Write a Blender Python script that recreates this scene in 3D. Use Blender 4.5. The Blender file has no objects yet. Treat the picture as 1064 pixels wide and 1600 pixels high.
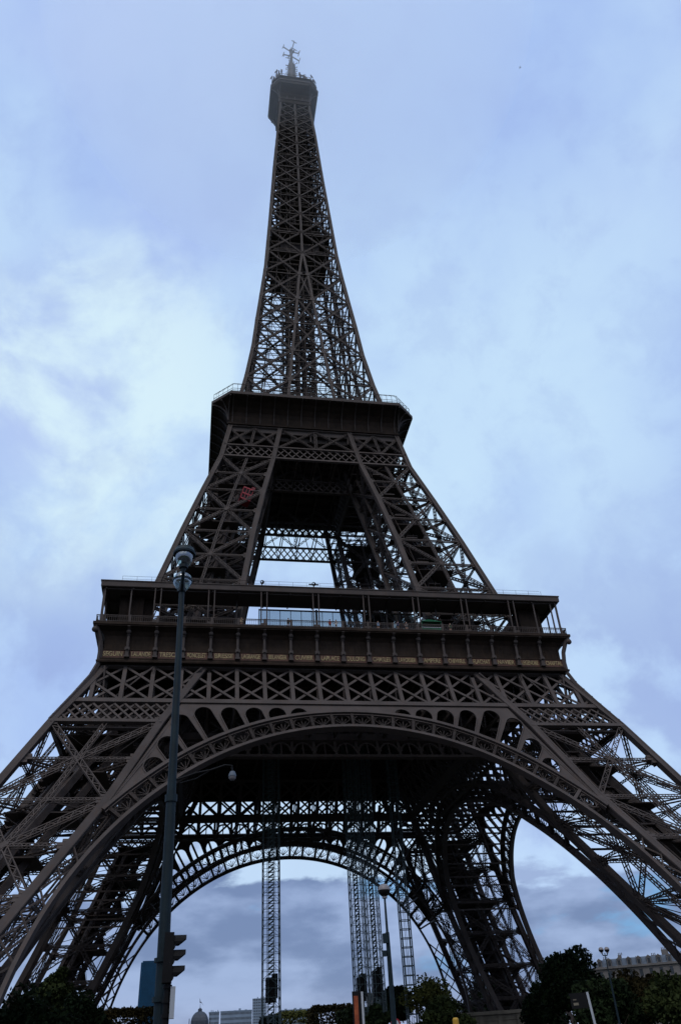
import bpy, bmesh, math, random
import numpy as np
from mathutils import Matrix, Vector
random.seed(7)
S = bpy.context.scene
C = S.collection
PI = math.pi
R = math.radians

# ---------------------------------------------------------------- camera
CAM = Vector((-21.144, -146.947, 1.7))
ya, pi_, ro = R(11.267), R(34.818), R(-3.51)
fwd = Vector((math.sin(ya)*math.cos(pi_), math.cos(ya)*math.cos(pi_), math.sin(pi_)))
rt = Vector((math.cos(ya), -math.sin(ya), 0)); up = rt.cross(fwd)
r2 = rt*math.cos(ro)+up*math.sin(ro); u2 = -rt*math.sin(ro)+up*math.cos(ro)
cd = bpy.data.cameras.new('camera'); cam = bpy.data.objects.new('camera', cd); C.objects.link(cam)
M = Matrix.Identity(4)
for i in range(3):
    M[i][0] = r2[i]; M[i][1] = u2[i]; M[i][2] = -fwd[i]; M[i][3] = CAM[i]
cam.matrix_world = M
cd.sensor_fit = 'VERTICAL'; cd.sensor_height = 36; cd.sensor_width = 24; cd.lens = 28.02
cd.clip_start = 0.1; cd.clip_end = 20000
S.camera = cam

# ---------------------------------------------------------------- world: overcast sky with broken cloud
W = bpy.data.worlds.new('World'); S.world = W; W.use_nodes = True
SUN_EL, SUN_AZ = R(56), R(204)      # veiled sun, high behind the camera
def build_world():
    nt = W.node_tree; N = nt.nodes; L = nt.links; N.clear()
    out = N.new('ShaderNodeOutputWorld'); bg = N.new('ShaderNodeBackground'); bg.inputs[1].default_value = 0.1
    L.new(bg.outputs[0], out.inputs[0])
    sky = N.new('ShaderNodeTexSky'); sky.sky_type = 'NISHITA'; sky.sun_disc = False
    sky.sun_elevation = SUN_EL; sky.sun_rotation = SUN_AZ; sky.air_density = 1.0; sky.dust_density = 1.0
    tc = N.new('ShaderNodeTexCoord'); sp = N.new('ShaderNodeSeparateXYZ'); L.new(tc.outputs['Generated'], sp.inputs[0])
    def math_(op, a, b=None, clamp=False):
        n = N.new('ShaderNodeMath'); n.operation = op; n.use_clamp = clamp
        for i, v in enumerate((a, b)):
            if v is None: continue
            if isinstance(v, (int, float)): n.inputs[i].default_value = v
            else: L.new(v, n.inputs[i])
        return n.outputs[0]
    def ramp(v, stops, interp='EASE'):
        n = N.new('ShaderNodeValToRGB'); n.color_ramp.interpolation = interp
        e = n.color_ramp.elements
        while len(e) < len(stops): e.new(0.5)
        for k, (p, c) in enumerate(stops):
            e[k].position = p; e[k].color = (c, c, c, 1) if isinstance(c, (int, float)) else (*c, 1)
        L.new(v, n.inputs[0]); return n.outputs[0]
    def mix(f, a, b):
        n = N.new('ShaderNodeMix'); n.data_type = 'RGBA'
        if isinstance(f, (int, float)): n.inputs[0].default_value = f
        else: L.new(f, n.inputs[0])
        for i, v in ((6, a), (7, b)):
            if isinstance(v, tuple): n.inputs[i].default_value = (*v, 1)
            else: L.new(v, n.inputs[i])
        return n.outputs[2]
    # cloud sheet: direction projected on a flat layer overhead
    zc = math_('ADD', math_('MAXIMUM', sp.outputs[2], 0.0), 0.09)
    cx = N.new('ShaderNodeCombineXYZ')
    L.new(math_('DIVIDE', sp.outputs[0], zc), cx.inputs[0]); L.new(math_('DIVIDE', sp.outputs[1], zc), cx.inputs[1])
    def noise(vec, scale, det, rough, off, dist=0.0):
        m = N.new('ShaderNodeMapping'); m.inputs['Location'].default_value = off; L.new(vec, m.inputs[0])
        n = N.new('ShaderNodeTexNoise'); n.inputs['Scale'].default_value = scale; n.inputs['Detail'].default_value = det
        n.inputs['Roughness'].default_value = rough; n.inputs['Distortion'].default_value = dist
        L.new(m.outputs[0], n.inputs['Vector']); return n.outputs[0]
    G = tc.outputs['Generated']
    big = noise(G, 2.6, 8, 0.5, (3.1, 1.7, 0), 0.25)
    st = N.new('ShaderNodeMapping'); st.inputs['Scale'].default_value = (1, 1, 2.6); L.new(G, st.inputs[0]); GS = st.outputs[0]
    low = noise(G, 6.5, 10, 0.55, (1.3, 0.4, 2.2), 0.15)
    flat = noise(GS, 7.0, 10, 0.52, (2.3, 5.4, 1.2), 0.1)
    hi = noise(G, 1.7, 4, 0.45, (0.2, 5.4, 0.9))
    med = noise(G, 5.0, 9, 0.55, (7.3, 2.4, 1.2), 0.3)
    # colours are what the cloud sends out, in sky units (x0.1)
    veil = mix(ramp(big, [(0.36, 0.0), (0.64, 1.0)]), (4.1, 5.7, 9.4), (5.6, 7.6, 10.1))
    veil = mix(ramp(hi, [(0.44, 0.0), (0.66, 0.8)]), veil, (4.8, 5.9, 9.4))
    def blob(d, inner, outer):
        n = N.new('ShaderNodeVectorMath'); n.operation = 'DOT_PRODUCT'; L.new(G, n.inputs[0])
        v = Vector(d).normalized(); n.inputs[1].default_value = v
        mr = N.new('ShaderNodeMapRange'); mr.interpolation_type = 'SMOOTHSTEP'
        L.new(n.outputs['Value'], mr.inputs[0]); mr.inputs[1].default_value = math.cos(R(outer)); mr.inputs[2].default_value = math.cos(R(inner))
        return mr.outputs[0]
    def pix(u, v):
        return fwd + r2*((u-532)/1245.36) - u2*((v-800)/1245.36)
    b1 = math_('MULTIPLY', blob(pix(130, 640), 3, 17), ramp(med, [(0.44, 0.05), (0.60, 0.95)]))
    b2 = math_('MULTIPLY', blob(pix(720, 640), 2, 20), ramp(med, [(0.36, 0.35), (0.62, 0.75)]))
    veil = mix(b1, veil, (7.4, 9.4, 10.3)); veil = mix(b2, veil, (6.4, 8.6, 10.4))
    veil = mix(blob((-0.35, -1.0, 1.15), 5, 58), veil, (12.0, 12.4, 12.8))     # unseen sky behind the viewer, brightened to add light on the tower front
    fine = noise(G, 13.0, 9, 0.6, (8.3, 1.1, 3.2), 0.2)
    veil = mix(math_('MULTIPLY', ramp(fine, [(0.46, 0.0), (0.68, 1.0)]), 0.22), veil, (3.2, 4.3, 8.2))
    body = mix(ramp(noise(GS, 8.0, 9, 0.5, (4, 4, 1)), [(0.38, 0.0), (0.62, 1.0)]), (1.75, 2.5, 4.5), (3.5, 4.6, 7.2))
    # loose grey cloud half-way down, solid bank above the skyline
    sk = mix(math_('MULTIPLY', math_('MULTIPLY', ramp(low, [(0.44, 0.0), (0.58, 1.0)]), ramp(sp.outputs[2], [(0.34, 1.0), (0.60, 0.0)])), 0.75), veil, (3.4, 4.5, 7.8))
    # bright break in the cloud just over the bank
    sk = mix(math_('MULTIPLY', blob(pix(480, 1310), 4, 16), 0.75), sk, (6.2, 8.1, 10.0))
    band = N.new('ShaderNodeMapRange'); band.interpolation_type = 'SMOOTHSTEP'
    L.new(math_('ADD', sp.outputs[2], math_('MULTIPLY', math_('SUBTRACT', flat, 0.5), 0.20)), band.inputs[0])
    band.inputs[1].default_value = 0.168; band.inputs[2].default_value = 0.186; band.inputs[3].default_value = 1.0; band.inputs[4].default_value = 0.0
    sk = mix(band.outputs[0], sk, body)
    # rents of blue in the bank
    sk = mix(math_('MULTIPLY', math_('MULTIPLY', ramp(noise(GS, 6.0, 8, 0.5, (0.4, 3.1, 6.6)), [(0.60, 0.0), (0.68, 0.7)]), ramp(sp.outputs[2], [(0.05, 0.0), (0.10, 1.0)])), ramp(sp.outputs[2], [(0.16, 1.0), (0.24, 0.0)])), sk, (1.7, 4.4, 7.8))
    sk = mix(math_('MULTIPLY', ramp(sp.outputs[2], [(0.0, 1.0), (0.085, 0.0)]), 0.6), sk, (4.6, 5.2, 7.4))
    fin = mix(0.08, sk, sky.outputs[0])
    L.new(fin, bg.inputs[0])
build_world()

sd = bpy.data.lights.new('sun', 'SUN'); so = bpy.data.objects.new('sun', sd); C.objects.link(so)
sd.energy = 0.9; sd.angle = R(14); sd.color = (1, 0.95, 0.90)
sv = Vector((math.sin(SUN_AZ)*math.cos(SUN_EL), math.cos(SUN_AZ)*math.cos(SUN_EL), math.sin(SUN_EL)))
so.rotation_euler = sv.to_track_quat('Z', 'Y').to_euler()
S.view_settings.view_transform = 'Standard'; S.view_settings.look = 'None'
S.view_settings.exposure = 0.0; S.view_settings.gamma = 1.0
try:
    S.cycles.max_bounces = 4; S.cycles.diffuse_bounces = 2; S.cycles.volume_bounces = 2; S.cycles.transparent_max_bounces = 12
except Exception: pass

# ---------------------------------------------------------------- materials
MATS = {}
def mat(name, col, rough=0.7, metal=0.0, var=0.25, scale=0.6, col2=None, spec=0.3, bump=0.0, alpha=None):
    m = bpy.data.materials.new(name); m.use_nodes = True
    nt = m.node_tree; N = nt.nodes; L = nt.links; b = N['Principled BSDF']
    b.inputs['Roughness'].default_value = rough; b.inputs['Metallic'].default_value = metal
    b.inputs['Specular IOR Level'].default_value = spec
    tc = N.new('ShaderNodeTexCoord'); n = N.new('ShaderNodeTexNoise'); n.inputs['Scale'].default_value = scale
    n.inputs['Detail'].default_value = 6; n.inputs['Roughness'].default_value = 0.6
    L.new(tc.outputs['Object'], n.inputs['Vector'])
    cr = N.new('ShaderNodeValToRGB'); e = cr.color_ramp.elements
    c2 = col2 or tuple(c*(1+var) for c in col)
    e[0].position = 0.35; e[0].color = (*[c*(1-var) for c in col], 1); e[1].position = 0.65; e[1].color = (*c2, 1)
    L.new(n.outputs[0], cr.inputs[0]); L.new(cr.outputs[0], b.inputs['Base Color'])
    if bump:
        bp = N.new('ShaderNodeBump'); bp.inputs['Strength'].default_value = bump; n2 = N.new('ShaderNodeTexNoise'); n2.inputs['Scale'].default_value = scale*12
        L.new(tc.outputs['Object'], n2.inputs['Vector']); L.new(n2.outputs[0], bp.inputs['Height']); L.new(bp.outputs[0], b.inputs['Normal'])
    if alpha is not None: b.inputs['Alpha'].default_value = alpha
    MATS[name] = m; return m
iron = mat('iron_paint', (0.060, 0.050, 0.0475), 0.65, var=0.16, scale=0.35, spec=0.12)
def weather(m, rust, amt):
    nt = m.node_tree; N = nt.nodes; L = nt.links; b = N['Principled BSDF']; src = b.inputs['Base Color'].links[0].from_socket
    tc = N.new('ShaderNodeTexCoord'); mp = N.new('ShaderNodeMapping'); mp.inputs['Scale'].default_value = (2.2, 2.2, 0.28); L.new(tc.outputs['Object'], mp.inputs[0])
    n = N.new('ShaderNodeTexNoise'); n.inputs['Scale'].default_value = 1.0; n.inputs['Detail'].default_value = 7; n.inputs['Roughness'].default_value = 0.7; L.new(mp.outputs[0], n.inputs['Vector'])
    r_ = N.new('ShaderNodeValToRGB'); r_.color_ramp.elements[0].position = .5; r_.color_ramp.elements[1].position = .72
    r_.color_ramp.elements[0].color = (0, 0, 0, 1); r_.color_ramp.elements[1].color = (amt, amt, amt, 1); L.new(n.outputs[0], r_.inputs[0])
    mx = N.new('ShaderNodeMix'); mx.data_type = 'RGBA'; L.new(r_.outputs[0], mx.inputs[0]); L.new(src, mx.inputs[6]); mx.inputs[7].default_value = (*rust, 1); L.new(mx.outputs[2], b.inputs['Base Color'])
weather(iron, (0.075, 0.044, 0.030), 0.5)
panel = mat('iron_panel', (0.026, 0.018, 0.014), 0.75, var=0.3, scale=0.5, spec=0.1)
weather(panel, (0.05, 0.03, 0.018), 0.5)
plaque = mat('plaque_red', (0.07, 0.028, 0.018), 0.6, var=0.4, scale=1.2)
gold = mat('gilt', (0.26, 0.205, 0.10), 0.5, metal=0.0, var=0.35, scale=2.0)
redm = mat('red_paint', (0.20, 0.008, 0.014), 0.4, var=0.2)
greenm = mat('green_canvas', (0.01, 0.09, 0.045), 0.7)
post_m = mat('teal_post', (0.005, 0.013, 0.018), 0.55, var=0.3, scale=3, spec=0.18)
black_m = mat('black_paint', (0.006, 0.006, 0.007), 0.6, var=0.3, spec=0.1)
white_m = mat('white_sheet', (0.30, 0.32, 0.35), 0.5, var=0.1)
stone = mat('pale_stone', (0.15, 0.13, 0.10), 0.9, var=0.25, scale=0.4, bump=0.3)
zinc = mat('zinc_roof', (0.07, 0.09, 0.12), 0.6, var=0.2, scale=0.3)
lime = mat('limestone', (0.13, 0.12, 0.115), 0.9, var=0.2, scale=0.15)
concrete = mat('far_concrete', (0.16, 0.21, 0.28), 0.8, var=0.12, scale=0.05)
navy = mat('dark_mullion', (0.010, 0.045, 0.09), 0.7, spec=0.1)
glassb = mat('haze_blue_glass', (0.008, 0.040, 0.085), 0.5, var=0.15, scale=0.05, spec=0.1)  # blue of distance haze put into the glass and mullion colours
slate = mat('slate', (0.035, 0.045, 0.065), 0.6, var=0.2, scale=0.4)
darkglass = mat('window_glass', (0.03, 0.035, 0.04), 0.15, spec=0.6, var=0.2)
scaf = mat('scaffold_steel', (0.06, 0.09, 0.095), 0.5, var=0.3, scale=1.5)
bark = mat('bark', (0.05, 0.038, 0.028), 0.95, var=0.35, scale=4)
ground_m = mat('asphalt', (0.04, 0.04, 0.042), 0.9, var=0.3, scale=0.2)
grass_m = mat('lawn', (0.018, 0.03, 0.012), 0.95, var=0.35, scale=0.05)
path_m = mat('gravel_path', (0.05, 0.045, 0.038), 0.95, var=0.2, scale=0.3)
yellow_m = mat('yellow_paint', (0.35, 0.2, 0.02), 0.5, var=0.1)
orange_m = mat('orange_poster', (0.22, 0.03, 0.008), 0.5, var=0.5, scale=1.6, col2=(0.3, 0.07, 0.02))
FROST = mat('frosted_glass', (.17, .155, .16), .4, var=.1)
skin_m = mat('skin', (0.45, 0.27, 0.2), 0.6, var=0.1)
def leafmat(name, a, b):
    m = mat(name, a, 0.85, var=0.3, scale=0.8, col2=b, spec=0.1); return m
leaf_dark = leafmat('leaf_dark', (0.006, 0.012, 0.005), (0.015, 0.026, 0.009))
leaf_mid = leafmat('leaf_mid', (0.014, 0.023, 0.008), (0.035, 0.046, 0.014))
leaf_yellow = leafmat('leaf_yellow', (0.04, 0.052, 0.014), (0.10, 0.10, 0.028))
leaf_brown = leafmat('leaf_brown', (0.018, 0.018, 0.007), (0.045, 0.034, 0.012))
def clear_glass(name, tint, a):
    m = bpy.data.materials.new(name); m.use_nodes = True; nt = m.node_tree; N = nt.nodes; L = nt.links; N.clear()
    o = N.new('ShaderNodeOutputMaterial'); t = N.new('ShaderNodeBsdfTransparent'); t.inputs[0].default_value = (*tint, 1)
    g = N.new('ShaderNodeBsdfGlossy'); g.inputs['Roughness'].default_value = 0.06; g.inputs[0].default_value = (.9, .95, 1, 1)
    n = N.new('ShaderNodeTexNoise'); n.inputs['Scale'].default_value = 1.5
    mr = N.new('ShaderNodeMapRange'); mr.inputs[3].default_value = a*0.8; mr.inputs[4].default_value = a*1.2; L.new(n.outputs[0], mr.inputs[0])
    mx = N.new('ShaderNodeMixShader'); L.new(mr.outputs[0], mx.inputs[0]); L.new(t.outputs[0], mx.inputs[1]); L.new(g.outputs[0], mx.inputs[2]); L.new(mx.outputs[0], o.inputs[0])
    return m
pane_m = clear_glass('pane_glass', (0.72, 0.78, 0.80), 0.10)
globe_m = clear_glass('globe_glass', (0.62, 0.74, 0.76), 0.22)

# ---------------------------------------------------------------- mesh helpers
V3 = lambda *a: np.array(a, float)
class B:
    """collects beams, plates and loose faces; build() links them as one mesh object"""
    def __init__(s): s.P = []; s.Q = []; s.w = []; s.h = []; s.n = []; s.v = []; s.f = []
    def bar(s, p, q, w, h=None, n=(0, 0, 1)):
        s.P.append(tuple(p)); s.Q.append(tuple(q)); s.w.append(w); s.h.append(w if h is None else h); s.n.append(tuple(n))
    def box(s, c, sx, sy, sz):
        s.bar((c[0]-sx/2, c[1], c[2]), (c[0]+sx/2, c[1], c[2]), sy, sz, (0, 0, 1))
    def b6(s, x0, x1, y0, y1, z0, z1):
        s.box(((x0+x1)/2, (y0+y1)/2, (z0+z1)/2), abs(x1-x0), abs(y1-y0), abs(z1-z0))
    def poly(s, vs, fs):
        o = len(s.v); s.v += [tuple(map(float, v)) for v in vs]; s.f += [tuple(o+i for i in f) for f in fs]
    def tube(s, pts, rad, seg=10, caps=True):
        pts = [Vector(p) for p in pts]; rad = rad if isinstance(rad, (list, tuple)) else [rad]*len(pts)
        vs = []; t0 = None
        for i, p in enumerate(pts):
            t = (pts[min(i+1, len(pts)-1)]-pts[max(i-1, 0)]).normalized()
            a = t.cross(Vector((0.12, 0.97, 0.2))).normalized(); b = t.cross(a)
            for k in range(seg):
                an = 2*PI*k/seg; vs.append(p+(a*math.cos(an)+b*math.sin(an))*rad[i])
        fs = [(i*seg+k, i*seg+(k+1) % seg, (i+1)*seg+(k+1) % seg, (i+1)*seg+k) for i in range(len(pts)-1) for k in range(seg)]
        if caps: fs += [tuple(range(seg))[::-1], tuple((len(pts)-1)*seg+k for k in range(seg))]
        s.poly(vs, fs)
    def lathe(s, prof, c=(0, 0, 0), seg=16, ax=(0, 0, 1)):
        q = Vector((0, 0, 1)).rotation_difference(Vector(ax)); c = Vector(c); vs = []
        for r_, z in prof:
            for k in range(seg):
                a = 2*PI*k/seg; vs.append(c+q @ Vector((max(r_, 1e-4)*math.cos(a), max(r_, 1e-4)*math.sin(a), z)))
        fs = [(i*seg+k, i*seg+(k+1) % seg, (i+1)*seg+(k+1) % seg, (i+1)*seg+k) for i in range(len(prof)-1) for k in range(seg)]
        s.poly(vs, fs)
    def ball(s, c, r, seg=14, sz=1.0):
        s.lathe([(r*math.sin(PI*i/8), -r*math.cos(PI*i/8)*sz) for i in range(9)], c, seg)
    def lat(s, p, q, w, d, n, cell=None, ch=0.115, zz=0.07):
        """lattice girder: four angles and zigzag lacing on its two wide faces"""
        p = V3(*p); q = V3(*q); n = V3(*n); t = q-p; Ln = np.linalg.norm(t)
        if Ln < 0.2: return
        t /= Ln; n = n-t*(n@t); n /= np.linalg.norm(n); sd = np.cross(t, n)
        k = max(2, int(Ln/(cell or w))); 
        for a in (-1, 1):
            for b in (-1, 1):
                o = sd*a*(w-ch)/2+n*b*(d-ch)/2; s.bar(p+o, q+o, ch, ch, n)
        for b in (-1, 1):
            for j in range(k):
                a = 1 if j % 2 else -1; o = n*b*(d-zz)/2
                s.bar(p+t*Ln*j/k+sd*a*(w-ch)/2+o, p+t*Ln*(j+1)/k-sd*a*(w-ch)/2+o, zz*1.6, zz*.6, n)
    def build(s, name, m, parent=None, smooth=False):
        nb = len(s.P); verts = []; faces_n = 0
        if nb:
            P = np.array(s.P); Q = np.array(s.Q); t = Q-P; L_ = np.linalg.norm(t, axis=1, keepdims=True); L_[L_ < 1e-6] = 1e-6; t = t/L_
            n = np.array(s.n, float); sd = np.cross(t, n); ln = np.linalg.norm(sd, axis=1, keepdims=True)
            bad = ln[:, 0] < 1e-3
            if bad.any():
                sd[bad] = np.cross(t[bad], np.array([0.0, 1.0, 0.0]) if True else 0); ln = np.linalg.norm(sd, axis=1, keepdims=True)
                bad2 = ln[:, 0] < 1e-3
                if bad2.any(): sd[bad2] = np.cross(t[bad2], np.array([1.0, 0, 0])); ln = np.linalg.norm(sd, axis=1, keepdims=True)
            sd /= ln; nn = np.cross(sd, t)
            w = np.array(s.w)[:, None]/2; h = np.array(s.h)[:, None]/2
            vs = np.stack([P-sd*w-nn*h, P+sd*w-nn*h, P+sd*w+nn*h, P-sd*w+nn*h, Q-sd*w-nn*h, Q+sd*w-nn*h, Q+sd*w+nn*h, Q-sd*w+nn*h], 1).reshape(-1, 3)
            base = np.array([[0, 1, 2, 3], [7, 6, 5, 4], [0, 4, 5, 1], [1, 5, 6, 2], [2, 6, 7, 3], [3, 7, 4, 0]])
            fi = (base[None]+(np.arange(nb)*8)[:, None, None]).reshape(-1)
        else:
            vs = np.zeros((0, 3)); fi = np.zeros(0, int)
        nv0 = len(vs)
        allv = np.concatenate([vs, np.array(s.v, float).reshape(-1, 3)])
        li = list(fi); cnt = [4]*(len(fi)//4)
        if s.f:
            li = np.concatenate([fi, np.array([i+nv0 for f in s.f for i in f], int)]).astype(int); cnt = np.array(cnt+[len(f) for f in s.f])
        li = np.array(li, np.int32); cnt = np.array(cnt, np.int32)
        me = bpy.data.meshes.new(name); me.vertices.add(len(allv)); me.vertices.foreach_set('co', allv.astype(np.float32).ravel())
        me.loops.add(len(li)); me.loops.foreach_set('vertex_index', li)
        me.polygons.add(len(cnt)); st = np.concatenate([[0], np.cumsum(cnt)[:-1]]).astype(np.int32)
        me.polygons.foreach_set('loop_start', st); me.polygons.foreach_set('loop_total', cnt)
        me.update(calc_edges=True); me.validate()
        me.polygons.foreach_set('use_smooth', [bool(smooth)]*len(cnt))
        me.materials.append(m)
        o = bpy.data.objects.new(name, me); C.objects.link(o)
        if parent: o.parent = parent
        return o
def tag(o, label=None, cat=None, group=None, kind=None):
    if label: o['label'] = label
    if cat: o['category'] = cat
    if group: o['group'] = group
    if kind: o['kind'] = kind
    return o
def empty(name, loc=(0, 0, 0), rz=0, label=None, cat=None, group=None):
    o = bpy.data.objects.new(name, None); C.objects.link(o); o.location = loc; o.rotation_euler = (0, 0, rz); o.empty_display_size = 0.3
    return tag(o, label, cat, group)
def copy_tree(o, parent=None):
    c = o.copy(); C.objects.link(c)
    if parent: c.parent = parent
    for ch in [x for x in bpy.data.objects if x.parent == o]: copy_tree(ch, c)
    return c
def quarter(fn, parent):
    """build a part of the side facing the river, then turn copies of it round the tower"""
    o = fn(); o.parent = parent
    for k in (1, 2, 3):
        c = copy_tree(o, parent); c.rotation_euler = (0, 0, k*PI/2)
    return o
def plate2d(outer, holes, thick, fn):
    """flat plate with holes: 2D curve -> mesh -> mapped to space by fn(x, z, n)"""
    cu = bpy.data.curves.new('tmp', 'CURVE'); cu.dimensions = '2D'; cu.fill_mode = 'BOTH'; cu.extrude = thick/2
    for pts in [outer]+holes:
        sp = cu.splines.new('POLY'); sp.points.add(len(pts)-1); sp.use_cyclic_u = True
        for i, (x, y) in enumerate(pts): sp.points[i].co = (x, y, 0, 1)
    o = bpy.data.objects.new('tmp', cu); C.objects.link(o)
    dg = bpy.context.evaluated_depsgraph_get(); me = bpy.data.meshes.new_from_object(o.evaluated_get(dg))
    vs = [fn(v.co.x, v.co.y, v.co.z) for v in me.vertices]; fs = [tuple(p.vertices) for p in me.polygons]
    bpy.data.objects.remove(o); bpy.data.curves.remove(cu); bpy.data.meshes.remove(me)
    return vs, fs
def text_mesh(body, size, width=None):
    cu = bpy.data.curves.new('tmp', 'FONT'); cu.body = body; cu.size = size; cu.align_x = 'CENTER'; cu.align_y = 'CENTER'; cu.extrude = 0.03; cu.offset = 0.012
    o = bpy.data.objects.new('tmp', cu); C.objects.link(o)
    dg = bpy.context.evaluated_depsgraph_get(); me = bpy.data.meshes.new_from_object(o.evaluated_get(dg))
    vs = [tuple(v.co) for v in me.vertices]; fs = [tuple(p.vertices) for p in me.polygons]
    bpy.data.objects.remove(o); bpy.data.curves.remove(cu); bpy.data.meshes.remove(me)
    if width:
        w = max(v[0] for v in vs)-min(v[0] for v in vs); k = min(1.15, width/w); vs = [(v[0]*k, v[1], v[2]) for v in vs]
    return vs, fs

# ---------------------------------------------------------------- setting: ground
def sheet(name, x0, x1, y0, y1, z, m, kind='structure'):
    b = B(); b.poly([(x0, y0, z), (x1, y0, z), (x1, y1, z), (x0, y1, z)], [(0, 1, 2, 3)]); o = b.build(name, m); o['kind'] = kind; return o
sheet('ground', -9000, 9000, -9000, 9000, 0.0, grass_m)
sheet('road', -400, 400, -168, -128, 0.004, ground_m)
sheet('esplanade', -75, 75, -110, 110, 0.004, path_m)
b = B()
for x in np.arange(-200, 200, 6): b.b6(x, x+3, -148.9, -148.75, 0.008, 0.012)
o = b.build('road_marking', white_m); o['kind'] = 'structure'
b = B(); b.b6(-400, 400, -128, -110, -0.2, 0.14); o = b.build('pavement', ground_m); o['kind'] = 'structure'

# ---------------------------------------------------------------- THE TOWER
ZO = [0, 32, 41.2, 44.6, 51.4, 57.4, 69.2, 87.5, 104.2, 114.2, 126.9, 144.5, 153.3, 173, 185, 203.5, 225, 252, 271, 290]
HO = [62.3, 44.7, 40.75, 38.8, 35.4, 32.6, 29.5, 24.8, 20.0, 18.3, 15.8, 13.5, 12.8, 10.9, 9.9, 8.9, 7.7, 6.4, 5.2, 5.0]
ho = lambda z: float(np.interp(z, ZO, HO))
ZI = [57.4, 68.4, 82, 93.7, 104.3, 114.2]; HI = [16.2, 14.9, 13.0, 10.9, 8.7, 7.0]
def hi(z): return ho(z)-15.0 if z < 54 else float(np.interp(z, ZI, HI))
tower = empty('iron_tower', (0, 0, 0), 0, 'immense brown wrought iron lattice tower on four arched legs, seen from below', 'tower')

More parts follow.
